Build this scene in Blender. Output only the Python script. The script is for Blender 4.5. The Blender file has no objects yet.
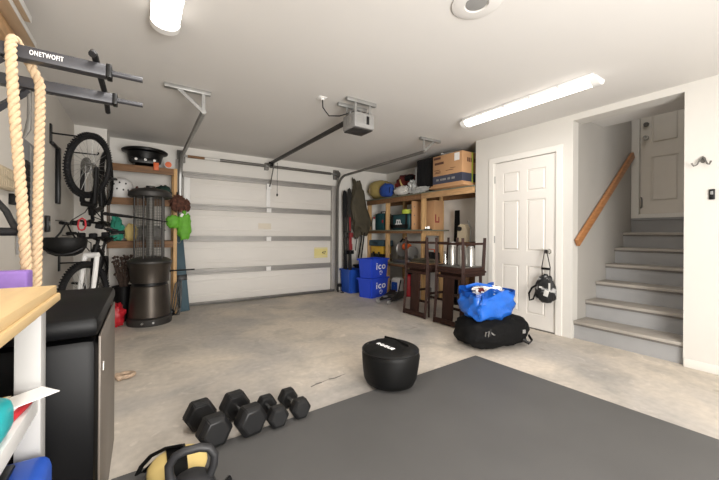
import bpy, bmesh, math, random
from mathutils import Vector, Matrix, noise
C = bpy.context.scene.collection
PI = math.pi
R = math.radians
random.seed(7)

# ------------------------------------------------------------------ materials
def lin(h):
    h = h.lstrip('#')
    v = [int(h[i:i+2], 16)/255 for i in (0, 2, 4)]
    return tuple((c/12.92 if c <= .04045 else ((c+.055)/1.055)**2.4) for c in v)

def mat(name, hexc, rough=.6, metal=0, var=.08, scale=6, bump=0, bscale=60, spec=.5, trans=0, alpha=1, stretch=None):
    m = bpy.data.materials.new(name); m.use_nodes = True
    nt = m.node_tree; N = nt.nodes; L = nt.links
    b = N['Principled BSDF']
    b.inputs['Roughness'].default_value = rough
    b.inputs['Metallic'].default_value = metal
    b.inputs['Specular IOR Level'].default_value = spec
    b.inputs['Transmission Weight'].default_value = trans
    b.inputs['Alpha'].default_value = alpha
    c = lin(hexc)
    tc = N.new('ShaderNodeTexCoord')
    src = tc.outputs['Object']
    if stretch:
        mp = N.new('ShaderNodeMapping'); mp.inputs['Scale'].default_value = stretch
        L.new(src, mp.inputs['Vector']); src = mp.outputs['Vector']
    n = N.new('ShaderNodeTexNoise'); n.inputs['Scale'].default_value = scale; n.inputs['Detail'].default_value = 5
    L.new(src, n.inputs['Vector'])
    r = N.new('ShaderNodeValToRGB')
    r.color_ramp.elements[0].position = .3; r.color_ramp.elements[1].position = .7
    r.color_ramp.elements[0].color = (*[max(0, x*(1-var)) for x in c], 1)
    r.color_ramp.elements[1].color = (*[min(1, x*(1+var)) for x in c], 1)
    L.new(n.outputs['Fac'], r.inputs['Fac']); L.new(r.outputs['Color'], b.inputs['Base Color'])
    if bump:
        n2 = N.new('ShaderNodeTexNoise'); n2.inputs['Scale'].default_value = bscale; n2.inputs['Detail'].default_value = 4
        L.new(src, n2.inputs['Vector'])
        bp = N.new('ShaderNodeBump'); bp.inputs['Strength'].default_value = bump; bp.inputs['Distance'].default_value = .01
        L.new(n2.outputs['Fac'], bp.inputs['Height']); L.new(bp.outputs['Normal'], b.inputs['Normal'])
    return m

def emit(name, hexc, s):
    m = bpy.data.materials.new(name); m.use_nodes = True
    b = m.node_tree.nodes['Principled BSDF']
    b.inputs['Base Color'].default_value = (.9, .9, .9, 1)
    b.inputs['Emission Color'].default_value = (*lin(hexc), 1)
    b.inputs['Emission Strength'].default_value = s
    return m

def concrete():
    m = bpy.data.materials.new('concrete_floor'); m.use_nodes = True
    nt = m.node_tree; N = nt.nodes; L = nt.links; b = N['Principled BSDF']
    tc = N.new('ShaderNodeTexCoord')
    def nz(scale, det, dist=0):
        n = N.new('ShaderNodeTexNoise'); n.inputs['Scale'].default_value = scale
        n.inputs['Detail'].default_value = det; n.inputs['Distortion'].default_value = dist
        L.new(tc.outputs['Object'], n.inputs['Vector']); return n.outputs['Fac']
    def ramp(src, p0, c0, p1, c1):
        r = N.new('ShaderNodeValToRGB'); e = r.color_ramp.elements
        e[0].position = p0; e[0].color = (*c0, 1); e[1].position = p1; e[1].color = (*c1, 1)
        L.new(src, r.inputs['Fac']); return r.outputs['Color']
    def mix(f, a, c, mode='MIX'):
        x = N.new('ShaderNodeMix'); x.data_type = 'RGBA'; x.blend_type = mode
        if isinstance(f, float): x.inputs[0].default_value = f
        else: L.new(f, x.inputs[0])
        L.new(a, x.inputs[6]); L.new(c, x.inputs[7]); return x.outputs[2]
    base = ramp(nz(.9, 6, .4), .41, lin('#b6b0a9'), .60, lin('#d5cabb'))
    blot = ramp(nz(2.3, 8, .8), .50, (1, 1, 1), .66, (.80, .81, .82))
    fine = ramp(nz(22, 8), .3, (.90, .90, .90), .7, (1.05, 1.05, 1.05))
    pale = ramp(nz(5.5, 8, 1.5), .62, (1, 1, 1), .70, (1.16, 1.16, 1.17))
    dark = ramp(nz(3.7, 10, 1.2), .66, (1, 1, 1), .74, (.80, .77, .74))
    c = mix(1.0, base, blot, 'MULTIPLY'); c = mix(1.0, c, fine, 'MULTIPLY'); c = mix(1.0, c, pale, 'MULTIPLY'); c = mix(1.0, c, dark, 'MULTIPLY')
    L.new(c, b.inputs['Base Color'])
    b.inputs['Roughness'].default_value = .62; b.inputs['Specular IOR Level'].default_value = .35
    bp = N.new('ShaderNodeBump'); bp.inputs['Strength'].default_value = .15; bp.inputs['Distance'].default_value = .01
    L.new(nz(40, 8), bp.inputs['Height']); L.new(bp.outputs['Normal'], b.inputs['Normal'])
    return m

X = {}
def defs():
    a = X
    a['concrete'] = concrete()
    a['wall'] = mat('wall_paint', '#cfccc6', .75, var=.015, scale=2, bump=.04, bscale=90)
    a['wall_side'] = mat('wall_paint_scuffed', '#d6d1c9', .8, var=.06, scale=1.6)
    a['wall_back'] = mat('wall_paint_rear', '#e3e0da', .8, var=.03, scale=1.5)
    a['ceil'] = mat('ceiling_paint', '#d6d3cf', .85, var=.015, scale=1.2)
    a['stairwall'] = mat('stairwell_shaded_paint', '#aba7a1', .75, var=.03, scale=2)  # greyish beige wall colour with the stairwell's shade put into it
    a['trim'] = mat('trim_paint', '#e0ddd7', .5, var=.01)
    a['doorw'] = mat('door_paint', '#dfdbd5', .45, var=.01)
    a['door2'] = mat('upper_door_paint', '#d8d2c8', .5, var=.02)
    a['riser'] = mat('riser_paint', '#969696', .6, var=.05, scale=4)
    a['tread'] = mat('tread_paint', '#9d978f', .6, var=.12, scale=5)
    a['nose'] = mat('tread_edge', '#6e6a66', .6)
    a['oak'] = mat('oak_rail', '#a06e44', .45, var=.2, scale=3, stretch=(1.5, 14, 14))
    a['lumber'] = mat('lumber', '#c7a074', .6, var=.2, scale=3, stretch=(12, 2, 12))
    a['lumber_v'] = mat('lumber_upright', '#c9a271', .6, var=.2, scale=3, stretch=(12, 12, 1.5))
    a['lumber_dark'] = mat('lumber_dark', '#7f5d3f', .65, var=.25, scale=3, stretch=(2, 12, 12))  # darker copy of the lumber; the shelf rails' shade is put into it
    a['paleply'] = mat('pale_plywood', '#c3a98b', .6, var=.08, scale=3, stretch=(12, 1.5, 12))
    a['ply'] = mat('plywood_grey_green', '#7d7f6d', .7, var=.1)
    a['benchtop'] = mat('bench_top', '#dabb88', .45, var=.07, scale=3, stretch=(14, 1.5, 14))
    a['binblack'] = mat('bin_black_plastic', '#060607', .4, var=.1, spec=.15)
    a['white'] = mat('white_paint', '#e9e8e6', .45, var=.02)
    a['leg_shaded'] = mat('shaded_white_paint', '#a9a8a6', .5, var=.03)  # white paint greyed to carry the shade on the near bench leg
    a['whitecloth'] = mat('white_cloth', '#d8d6d2', .85, var=.08)
    a['patch'] = mat('touch_up_paint', '#d9d0bf', .5, var=.01)
    a['gdoor'] = mat('garage_door_paint', '#dedad4', .5, var=.02, scale=2)
    a['steel'] = mat('galvanised_steel', '#a3a3a1', .45, .7, var=.12, scale=12)
    a['steel_dk'] = mat('dull_steel', '#75736f', .5, .6, var=.12, scale=12)
    a['strut'] = mat('strut_steel', '#a8a5a1', .5, .35, var=.06)
    a['chrome'] = mat('chrome', '#d8d8d6', .18, 1, var=.03)
    a['black'] = mat('black_plastic', '#0c0c0d', .4, var=.1, spec=.35)
    a['blackmatte'] = mat('black_rubber', '#151517', .65, var=.15, spec=.3, scale=30, bump=.15, bscale=200)
    a['blackcloth'] = mat('black_cloth', '#0e0e0f', .8, var=.2, spec=.2, scale=14, bump=.3, bscale=40)
    a['vinyl'] = mat('black_vinyl', '#0b0b0b', .55, var=.2, spec=.25, scale=8, bump=.2, bscale=18)
    a['iron'] = mat('powder_coated_iron', '#29292b', .5, .1, var=.08, scale=60)
    a['armm'] = mat('rack_powder_coat', '#3c3c40', .4, .2, var=.05)
    a['hexr'] = mat('hex_rubber', '#161617', .45, var=.12, spec=.35, scale=25)
    a['mat'] = mat('rubber_mat', '#545352', .62, var=.07, scale=2.5, bump=.1, bscale=250)
    a['rope'] = mat('hemp_rope', '#c2a888', .8, var=.15, scale=60)
    a['purple'] = mat('purple_foam', '#8566ae', .7, var=.06, scale=40)
    a['teal'] = mat('turquoise_plastic', '#12a7ad', .35, var=.08)
    a['blue'] = mat('blue_plastic', '#1f4fb0', .45, var=.06)
    a['tarp'] = mat('blue_tarp', '#1d62c2', .28, var=.15, scale=10, bump=.8, bscale=14)
    a['binblue'] = mat('bin_blue', '#2547c4', .5, var=.05)
    a['red'] = mat('red_paint', '#b3202b', .45, var=.08)
    a['dkred'] = mat('dull_red_plastic', '#8a262b', .5, var=.1)
    a['orange'] = mat('orange_plastic', '#d8622a', .5)
    a['yellow'] = mat('yellow_plastic', '#e0b23a', .5, var=.08)
    a['cream'] = mat('cream_yellow_rubber', '#dcc27d', .6, var=.08)
    a['lime'] = mat('lime_fabric', '#62a52e', .65, var=.15, scale=18, bump=.3)
    a['tape'] = mat('lime_tape', '#b9cc4a', .6)
    a['dgreen'] = mat('dark_green_fabric', '#1f3b33', .75, var=.2)
    a['tealcase'] = mat('dark_teal_case', '#17454b', .5, var=.12)
    a['tealcloth'] = mat('teal_cloth', '#2f8f78', .8, var=.15)
    a['bronze'] = mat('bronze_metal', '#4b453f', .38, .7, var=.1, scale=8)
    a['bronze_dk'] = mat('dark_bronze', '#3b3937', .5, .4, var=.1)
    a['wood_dark'] = mat('dark_stained_wood', '#33201a', .6, var=.25, spec=.2, scale=5, stretch=(8, 8, 1.5))
    a['tan'] = mat('tan_nylon', '#a8965c', .7, var=.15, scale=5, bump=.3, bscale=15)
    a['navy'] = mat('blue_nylon', '#22489a', .6, var=.2, scale=10, bump=.4, bscale=20)
    a['maroon'] = mat('maroon_patterned_cloth', '#6e2420', .8, var=.6, scale=7, bump=.4, bscale=15)
    a['brownfab'] = mat('dark_brown_canvas', '#474133', .8, var=.2, scale=8, bump=.4, bscale=14)
    a['brownpat'] = mat('brown_tufted_cloth', '#523226', .9, var=.6, scale=25, bump=.6, bscale=50)
    a['card'] = mat('cardboard', '#bf946b', .75, var=.06, scale=3)
    a['navyprint'] = mat('navy_print', '#3e4152', .7, var=.1)
    a['darkprint'] = mat('dark_print', '#5b3a2e', .7)
    a['paper'] = mat('white_paper', '#f1efec', .7, var=.02)
    a['stick'] = mat('pale_yellow_sticker', '#ddd08c', .6, var=.04)
    a['slate'] = mat('slate_blue_board', '#35505c', .6, var=.12, scale=8)
    a['grey'] = mat('grey_plastic', '#8d8c8a', .5, var=.08)
    a['panelg'] = mat('grey_panel_paint', '#87888a', .45, .2, var=.04)
    a['beige'] = mat('beige_plastic', '#bdae94', .55, var=.04)
    a['ragm'] = mat('pale_jute', '#b39c86', .85, var=.25, scale=40, bump=.4, bscale=80)
    a['tuft'] = mat('dried_brown_stems', '#4b3c33', .9, var=.4, scale=30)
    a['canister'] = mat('brushed_steel', '#b9b8b4', .3, .85, var=.08, scale=5, stretch=(1, 1, 12))
    a['glass'] = mat('clear_glass', '#dfe4e4', .1, var=0, alpha=.25)
    a['mesh'] = mat('wire_mesh', '#8e8d8a', .5, .6)
    a['film'] = mat('clear_plastic_film', '#c9cbc9', .25, var=.1, bump=.6, bscale=20, alpha=.75)
    a['silverside'] = mat('bin_steel_side', '#6f675f', .42, .3, var=.05, scale=3)
    a['print_bag'] = mat('black_white_print', '#262627', .6, var=.3, scale=12)
    nt = a['print_bag'].node_tree; r = [n for n in nt.nodes if n.type == 'VALTORGB'][0]
    r.color_ramp.elements[0].color = (.012, .012, .013, 1); r.color_ramp.elements[1].color = (.45, .45, .45, 1)
    r.color_ramp.elements[0].position = .56; r.color_ramp.elements[1].position = .64
    a['light'] = emit('light_diffuser', '#fff8ee', 4)
    a['text'] = mat('white_lettering', '#f4f4f4', .5, var=0)
    a['darktext'] = mat('dark_lettering', '#26201c', .6, var=0)
defs()

# ------------------------------------------------------------------ mesh builder
class MB:
    def __init__(s): s.bm = bmesh.new()
    def box(s, c, d, rot=(0, 0, 0), bev=0, seg=2):
        b = bmesh.new()
        bmesh.ops.create_cube(b, size=1)
        for v in b.verts: v.co = Vector((v.co.x*d[0], v.co.y*d[1], v.co.z*d[2]))
        if bev: bmesh.ops.bevel(b, geom=b.edges[:], offset=bev, segments=seg, profile=.5, affect='EDGES')
        M = Matrix.Translation(c)
        if any(rot):
            from mathutils import Euler
            M = M @ Euler(rot).to_matrix().to_4x4()
        b.transform(M); s.add(b); return s
    def bb(s, x0, x1, y0, y1, z0, z1, bev=0):
        return s.box(((x0+x1)/2, (y0+y1)/2, (z0+z1)/2), (abs(x1-x0), abs(y1-y0), abs(z1-z0)), bev=bev)
    def add(s, b):
        me = bpy.data.meshes.new('tmp'); b.to_mesh(me); b.free(); s.bm.from_mesh(me); bpy.data.meshes.remove(me)
    def ring(s, c, ax, r, n, up=None, r2=None):
        ax = Vector(ax).normalized()
        u = Vector(up) if up is not None else (Vector((0, 0, 1)) if abs(ax.z) < .9 else Vector((1, 0, 0)))
        u = (u - ax*u.dot(ax)).normalized(); w = ax.cross(u); r2 = r2 or r
        return [s.bm.verts.new(Vector(c)+u*math.cos(2*PI*i/n)*r+w*math.sin(2*PI*i/n)*r2) for i in range(n)], u
    def tube(s, pts, r, n=10, closed=False, caps=True, r2k=1):
        pts = [Vector(p) for p in pts]; k = len(pts); rs = r if isinstance(r, (list, tuple)) else [r]*k
        rings = []; up = None
        for i, p in enumerate(pts):
            if closed: t = pts[(i+1) % k]-pts[i-1]
            elif i == 0: t = pts[1]-p
            elif i == k-1: t = p-pts[i-1]
            else: t = (pts[i+1]-p).normalized()+(p-pts[i-1]).normalized()
            rg, up = s.ring(p, t, rs[i], n, up, rs[i]*r2k); rings.append(rg)
        m = k if closed else k-1
        for i in range(m):
            a, b = rings[i], rings[(i+1) % k]
            for j in range(n):
                try: s.bm.faces.new((a[j], a[(j+1) % n], b[(j+1) % n], b[j]))
                except ValueError: pass
        if caps and not closed:
            s.bm.faces.new(rings[0][::-1]); s.bm.faces.new(rings[-1])
        return s
    def cyl(s, p0, p1, r0, r1=None, n=20):
        return s.tube([p0, p1], [r0, r1 if r1 is not None else r0], n)
    def lathe(s, prof, c=(0, 0, 0), n=32, ax='z', sx=1, sy=1):
        rings = []
        for r, z in prof:
            rg = []
            for i in range(n):
                a = 2*PI*i/n; p = (r*math.cos(a)*sx, r*math.sin(a)*sy, z)
                if ax == 'x': p = (p[2], p[0], p[1])
                if ax == 'y': p = (p[0], p[2], p[1])
                rg.append(s.bm.verts.new(Vector(c)+Vector(p)))
            rings.append(rg)
        for a, b in zip(rings, rings[1:]):
            for j in range(n): s.bm.faces.new((a[j], a[(j+1) % n], b[(j+1) % n], b[j]))
        s.bm.faces.new(rings[0][::-1]); s.bm.faces.new(rings[-1]); return s
    def prism(s, poly, h, M=Matrix()):
        a = [s.bm.verts.new(M @ Vector((x, y, 0))) for x, y in poly]
        b = [s.bm.verts.new(M @ Vector((x, y, h))) for x, y in poly]
        k = len(poly)
        s.bm.faces.new(a[::-1]); s.bm.faces.new(b)
        for i in range(k): s.bm.faces.new((a[i], a[(i+1) % k], b[(i+1) % k], b[i]))
        return s
    def lump(s, c, d, p=2.6, amp=.05, fr=4, seed=0, n=28, flat=True, rot=0, sag=0):
        """soft cloth volume: a superellipsoid with folds"""
        c = Vector(c); rows = []
        sg = lambda v, e: math.copysign(abs(v)**e, v)
        e = 2/p
        for i in range(n//2+1):
            th = -PI/2+PI*i/(n//2); row = []
            for j in range(n):
                ph = 2*PI*j/n
                v = Vector((sg(math.cos(th), e)*sg(math.cos(ph), e), sg(math.cos(th), e)*sg(math.sin(ph), e), sg(math.sin(th), e)))
                nn = noise.noise(v*fr+Vector((seed*7.3, seed*3.1, seed))) + .5*noise.noise(v*fr*2.3+Vector((seed, 9, seed*2)))
                v = v*(1+amp*nn*2)
                if sag and v.z > 0: v.z *= 1-sag*(v.x**2*.5+v.y**2*.3)+.15*noise.noise(v*2+Vector((seed, 0, 0)))
                q = Vector((v.x*d[0]/2, v.y*d[1]/2, v.z*d[2]/2))
                if flat and q.z < -d[2]/2*.97: q.z = -d[2]/2*.97
                x, y = q.x*math.cos(rot)-q.y*math.sin(rot), q.x*math.sin(rot)+q.y*math.cos(rot)
                row.append(s.bm.verts.new(c+Vector((x, y, q.z))))
            rows.append(row)
        for a, b in zip(rows, rows[1:]):
            for j in range(n):
                try: s.bm.faces.new((a[j], a[(j+1) % n], b[(j+1) % n], b[j]))
                except ValueError: pass
        bmesh.ops.remove_doubles(s.bm, verts=rows[0]+rows[-1], dist=1e-4)
        return s
    def grid(s, f, nu, nv, thick=0):
        vs = [[s.bm.verts.new(Vector(f(i/nu, j/nv))) for j in range(nv+1)] for i in range(nu+1)]
        for i in range(nu):
            for j in range(nv): s.bm.faces.new((vs[i][j], vs[i+1][j], vs[i+1][j+1], vs[i][j+1]))
        return s
    def xf(s, M): s.bm.transform(M); return s
    def obj(s, name, m, parent=None, smooth=35, loc=None):
        bmesh.ops.recalc_face_normals(s.bm, faces=s.bm.faces[:])
        me = bpy.data.meshes.new(name); s.bm.to_mesh(me); s.bm.free()
        me.materials.append(X[m])
        if smooth:
            for p in me.polygons: p.use_smooth = True
            me.set_sharp_from_angle(angle=R(smooth))
        o = bpy.data.objects.new(name, me); C.objects.link(o)
        if parent: o.parent = parent
        if loc: o.location = loc
        return o

def tag(o, label, cat, group=None, kind=None):
    o['label'] = label; o['category'] = cat
    if group: o['group'] = group
    if kind: o['kind'] = kind
    return o
def thing(name, label, cat, loc=(0, 0, 0), rot=(0, 0, 0), group=None):
    o = bpy.data.objects.new(name, None); o.empty_display_size = .05; C.objects.link(o)
    o.location = loc; o.rotation_euler = rot
    return tag(o, label, cat, group)
def struct(o, label=None):
    o['kind'] = 'structure'
    if label: o['label'] = label
    return o
def text_bm(mb, body, size, M, ext=.0006):
    cu = bpy.data.curves.new('t', 'FONT'); cu.body = body; cu.size = size; cu.extrude = ext
    cu.align_x = 'CENTER'; cu.align_y = 'CENTER'; cu.resolution_u = 3; cu.offset = size*.012; cu.space_character = 1.12
    o = bpy.data.objects.new('t', cu); C.objects.link(o)
    dg = bpy.context.evaluated_depsgraph_get(); me = bpy.data.meshes.new_from_object(o.evaluated_get(dg))
    me.transform(M); mb.bm.from_mesh(me)
    bpy.data.objects.remove(o); bpy.data.curves.remove(cu); bpy.data.meshes.remove(me); return mb
def frame(o, xdir, ydir):
    x = Vector(xdir).normalized(); y = Vector(ydir); y = (y-x*y.dot(x)).normalized(); z = x.cross(y)
    M = Matrix((x, y, z)).transposed().to_4x4(); M.translation = Vector(o); return M
def copy_tree(o, parent=None):
    c = o.copy(); C.objects.link(c)
    if parent: c.parent = parent
    for ch in list(o.children): copy_tree(ch, c)
    return c
def arc(c, r, a0, a1, n, u, v):
    c, u, v = Vector(c), Vector(u), Vector(v)
    return [c+u*r*math.cos(a0+(a1-a0)*i/n)+v*r*math.sin(a0+(a1-a0)*i/n) for i in range(n+1)]

# ------------------------------------------------------------------ setting
H = 2.41; XL = -.70; XR = 3.85; YB = 5.60; XN = 4.40; YK = -2.6
struct(MB().bb(-.9, 6.0, -2.8, 5.8, -.12, 0).obj('floor', 'concrete'))
struct(MB().bb(-.9, 4.6, -2.8, 5.8, H, H+.1).obj('ceiling', 'ceil'))
struct(MB().bb(XL-.12, XL, -2.8, 5.8, 0, H).obj('wall_left', 'wall_side'))
struct(MB().bb(XL-.12, 4.6, YB, YB+.12, 0, H).obj('wall_front', 'wall_back'))
struct(MB().bb(XL-.12, 4.6, YK-.12, YK, 0, H).obj('wall_rear', 'wall'))
struct(MB().bb(XL, -.385, 5.2, YB, 0, H).obj('wall_corner', 'wall_back'))
w = MB()
w.bb(XR, XR+.12, 2.625, 2.90, 0, H); w.bb(XR, XR+.12, 1.825, 2.625, 2.055, H); w.bb(XR, XR+.12, 1.667, 1.825, 0, H)
w.bb(XR, XR+.20, .80, 1.667, 2.343, H); w.bb(XR, XR+.12, YK, .80, 0, H)
struct(w.obj('wall_right', 'wall', smooth=0))
struct(MB().bb(XR+.12, XN+.1, 2.78, 2.90, 0, H).obj('wall_recess_side', 'wall'))
struct(MB().bb(XN, XN+.12, 2.90, YB, 0, H).obj('wall_recess', 'wall_back'))
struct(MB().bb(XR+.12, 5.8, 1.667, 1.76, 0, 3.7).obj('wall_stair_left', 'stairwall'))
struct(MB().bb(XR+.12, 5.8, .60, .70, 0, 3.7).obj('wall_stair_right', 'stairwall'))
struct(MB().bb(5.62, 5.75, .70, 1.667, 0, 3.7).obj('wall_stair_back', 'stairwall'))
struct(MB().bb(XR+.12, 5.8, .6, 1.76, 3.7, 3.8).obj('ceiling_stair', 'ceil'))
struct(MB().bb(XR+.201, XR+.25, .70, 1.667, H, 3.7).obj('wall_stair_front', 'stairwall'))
# trims: opening casing seams, baseboard
struct(MB().bb(XR-.012, XR, YK, .795, 0, .075, .003).obj('baseboard_right', 'trim'))
t = MB()
t.bb(XR-.014, XR, 2.615, 2.685, 0, 2.115, .004); t.bb(XR-.014, XR, 1.765, 1.835, 0, 2.115, .004); t.bb(XR-.0141, XR, 1.767, 2.683, 2.045, 2.1151, .004)
t.bb(XR, XR+.1, 2.605, 2.6249, 0, 2.045); t.bb(XR, XR+.1, 1.8251, 1.845, 0, 2.045); t.bb(XR, XR+.1, 1.826, 2.624, 2.0451, 2.0549)
struct(t.obj('trim_1', 'trim', smooth=0), 'white casing round the six panel door')

def panel_door(name, y0, y1, z0, z1, x, m, knob_y, kz, rows, label):
    """door facing -x at plane x, y0<y1"""
    d = MB(); th = .04; W = y1-y0; g = .012
    d.bb(x+g, x+th, y0, y1, z0, z1)
    st = .11; mid = .10; cx = (y0+y1)/2
    d.bb(x, x+g+.001, y0, y0+st, z0, z1, .002); d.bb(x, x+g+.001, y1-st, y1, z0, z1, .002); d.bb(x, x+g+.001, cx-mid/2, cx+mid/2, z0, z1, .002)
    zs = [z0]+[v for r in rows for v in r]+[z1]
    for k in range(0, len(zs), 2): d.bb(x+.0003, x+g+.001, y0+.01, y1-.01, zs[k], zs[k+1], .002)
    for a, b in rows:
        for ya, yb in ((y0+st, cx-mid/2), (cx+mid/2, y1-st)):
            d.box((x+.009, (ya+yb)/2, (a+b)/2), (.02, yb-ya-.03, b-a-.03), bev=.009, seg=1)
    o = struct(d.obj(name, m, smooth=0), label)
    k = MB(); k.lathe([(.001, -.062), (.022, -.060), (.029, -.048), (.027, -.036), (.012, -.026), (.011, -.012), (.03, -.01), (.031, 0)], (x, knob_y, kz), 24, 'x')
    k.obj('door_knob', 'chrome', o)
    return o
d1 = panel_door('door_1', 1.848, 2.602, .012, 2.04, XR+.012, 'doorw', 1.915, .925, [(.17, .74), (.92, 1.54), (1.64, 1.90)], 'white six panel door with a bag hanging on its knob')
for z in (1.83, 1.05, .28): MB().cyl((XR+.004, 2.606, z-.045), (XR+.004, 2.606, z+.045), .007, n=10).obj('hinge', 'steel', d1)
MB().bb(XR+.0, XR+.05, 1.85, 2.60, .0, .011).obj('threshold', 'steel_dk', d1)
# stairs
sx = [3.873, 4.15, 4.415, 4.683, 4.953, 5.226, 5.50]; rs = 1.345/7
ri = MB()
for k in range(7):
    x1 = sx[k+1] if k < 6 else 5.62
    ri.bb(sx[k]+.025, x1+.03 if k < 6 else 5.62, .701, 1.6665, max(0, k*rs-.002), (k+1)*rs-.03)
st = struct(ri.obj('stairs', 'riser', smooth=0), 'grey painted stair flight going up to a door')
for k in range(7):
    x1 = sx[k+1]+.03 if k < 6 else 5.615
    tr = MB().bb(sx[k], x1, .702, 1.6662, (k+1)*rs-.03, (k+1)*rs, .006).obj('tread', 'tread' if k < 6 else 'riser', st)
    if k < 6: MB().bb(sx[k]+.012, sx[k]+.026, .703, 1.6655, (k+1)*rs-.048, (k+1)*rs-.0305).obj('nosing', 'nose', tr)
d2 = panel_door('door_2', .72, 1.575, 1.40, 3.42, 5.535, 'door2', 1.515, 2.40, [(1.56, 2.14), (2.32, 2.95), (3.05, 3.30)], 'off white door at the top of the grey stairs')
k = MB().lathe([(.001, -.03), (.024, -.028), (.03, -.012), (.03, 0)], (5.535, 1.515, 2.58), 20, 'x').obj('deadbolt', 'steel_dk', d2)
MB().tube([(5.53, 1.565, 1.62), (5.50, 1.55, 1.60), (5.50, 1.55, 1.50), (5.53, 1.565, 1.48)], .008, 8).obj('door_stop', 'steel_dk', d2)
t = MB(); t.bb(5.50, 5.62, 1.58, 1.664, 1.345, 3.5, .004); t.bb(5.50, 5.62, .704, 1.58, 1.346, 1.398, .004)
struct(t.obj('trim_2', 'trim', smooth=0), 'white casing and sill of the upper door')
# garage door (door_3)
gd = MB()
gx0, gx1 = .487, 3.08
for k in range(4):
    z0 = .02+k*.505; z1 = z0+.50
    gd.bb(gx0, gx1, 5.545, 5.59, z0, z1, .004)
    gd.box(((gx0+gx1)/2, 5.545, z0+.12), (gx1-gx0-.02, .012, .012), bev=.004); gd.box(((gx0+gx1)/2, 5.545, z1-.15), (gx1-gx0-.02, .012, .012), bev=.004)
    for j in range(4):
        cx = gx0+.34+j*.635
        for zz in (z0+.165, z1-.19): gd.box((cx, 5.5465, zz), (.5, .010, .006), bev=.002)
g3 = struct(gd.obj('door_3', 'gdoor', smooth=30), 'white sectional garage door with steel struts')
for zt in (2.03, 1.552, 1.065, .558):
    s = MB(); h = .085
    s.bb(gx0, gx1, 5.528, 5.5449, zt-h, zt, .003); s.bb(gx0, gx1, 5.495, 5.53, zt-.02, zt, .003); s.bb(gx0, gx1, 5.495, 5.53, zt-h, zt-h+.02, .003)
    s.bb(gx0, gx1, 5.508, 5.53, zt-h/2-.004, zt-h/2+.004, .002)
    s.obj('strut', 'strut', g3)
for zt in (1.50, 1.015, .51):
    MB().bb(1.745, 1.825, 5.488, 5.4945, zt-.035, zt+.035, .002).cyl((1.745, 5.489, zt+.03), (1.825, 5.489, zt+.03), .009, n=10).obj('hinge', 'white', g3)
MB().bb(1.745, 1.815, 5.515, 5.5275, 1.56, 1.945, .003).bb(1.74, 1.82, 5.47, 5.49, 1.86, 1.95, .003).obj('center_bracket', 'white', g3)
MB().bb(3.0, gx1, 5.49, 5.5445, .05, 2.03, .003).obj('end_stile', 'strut', g3); MB().bb(.50, .585, 5.488, 5.4945, 1.57, 1.94, .003).obj('end_stile', 'white', g3)
MB().bb(gx0, gx1, 5.53, 5.59, 0, .02, .003).bb(gx0, gx1, 5.50, 5.53, .02, .05, .004).obj('bottom_seal', 'steel_dk', g3)
MB().bb(1.62, 1.84, 5.5435, 5.5448, 1.18, 1.28).obj('paint_patch', 'patch', g3)
sk = MB().bb(2.66, 2.94, 5.5425, 5.5444, .66, .85).obj('sticker', 'stick', g3); sk['label'] = 'pale yellow rectangular sticker'
text_bm(MB(), '47', .075, frame((2.86, 5.5415, .75), (1, 0, 0), (0, 0, 1))).obj('number', 'darktext', sk, 0)
# tracks
def track(x, side, label, yend):
    r = thing('garage_door_track', label, 'track', (x, 5.5, 0))
    pts = [(0, 0, .02), (0, 0, 1.90)]+[(0, -.30+.30*math.cos(a), 1.90+.30*math.sin(a)) for a in [PI/2*i/8 for i in range(1, 9)]]+[(0, yend-5.5, 2.215)]
    MB().tube(pts, .026, 6, r2k=.8).obj('rail', 'steel_dk' if side > 0 else 'steel', r)
    MB().bb(side*.02, side*.055, .035, .06, .05, 2.2, .002).obj('angle_iron', 'strut', r)
    br = MB(); y = yend-5.5
    br.bb(-.014, .014, y+.012, y+.018, 2.20, 2.38)
    br.box((-.10 if side < 0 else .10, y+.02, 2.30), (.30, .006, .03), rot=(0, R(40 if side < 0 else -40), 0))
    br.bb(-.31 if side < 0 else -.06, .06 if side < 0 else .31, y, y+.05, H-.035, H-.001, .002)
    br.obj('hanger', 'steel', r)
track(.455, -1, 'steel garage door track beside the left shelves, hung from ceiling', 3.27)
track(3.125, 1, 'steel garage door track by the skis, curving along the ceiling', 3.16)
ts = thing('torsion_spring_shaft', 'steel shaft with springs running above the garage door', 'door spring shaft', (0, 5.50, 2.255))
MB().cyl((.46, 0, 0), (3.14, 0, 0), .014, n=12).obj('shaft', 'steel', ts)
MB().cyl((1.80, 0, 0), (2.98, 0, 0), .024, n=14).cyl((1.0, 0, 0), (1.72, 0, 0), .024, n=14).obj('spring', 'steel_dk', ts)
MB().cyl((.55, 0, 0), (.78, 0, 0), .020, n=14).obj('winding_cone', 'lumber_dark', ts)
MB().cyl((.78, 0, 0), (1.0, 0, 0), .021, n=14).obj('spring_sleeve', 'whitecloth', ts)
for xx in (.47, 3.13):
    MB().lathe([(.02, -.03), (.05, -.03), (.05, -.02), (.035, -.02), (.035, .02), (.05, .02), (.05, .03), (.02, .03)], (xx, 0, 0), 20, 'x').obj('cable_drum', 'steel_dk', ts)
    MB().bb(xx-.055, xx+.055, .05, .099, -.09, .09, .003).obj('bearing_plate', 'steel_dk', ts)
MB().bb(1.73, 1.79, .03, .099, -.06, .06, .003).obj('center_plate', 'steel_dk', ts)

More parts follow.
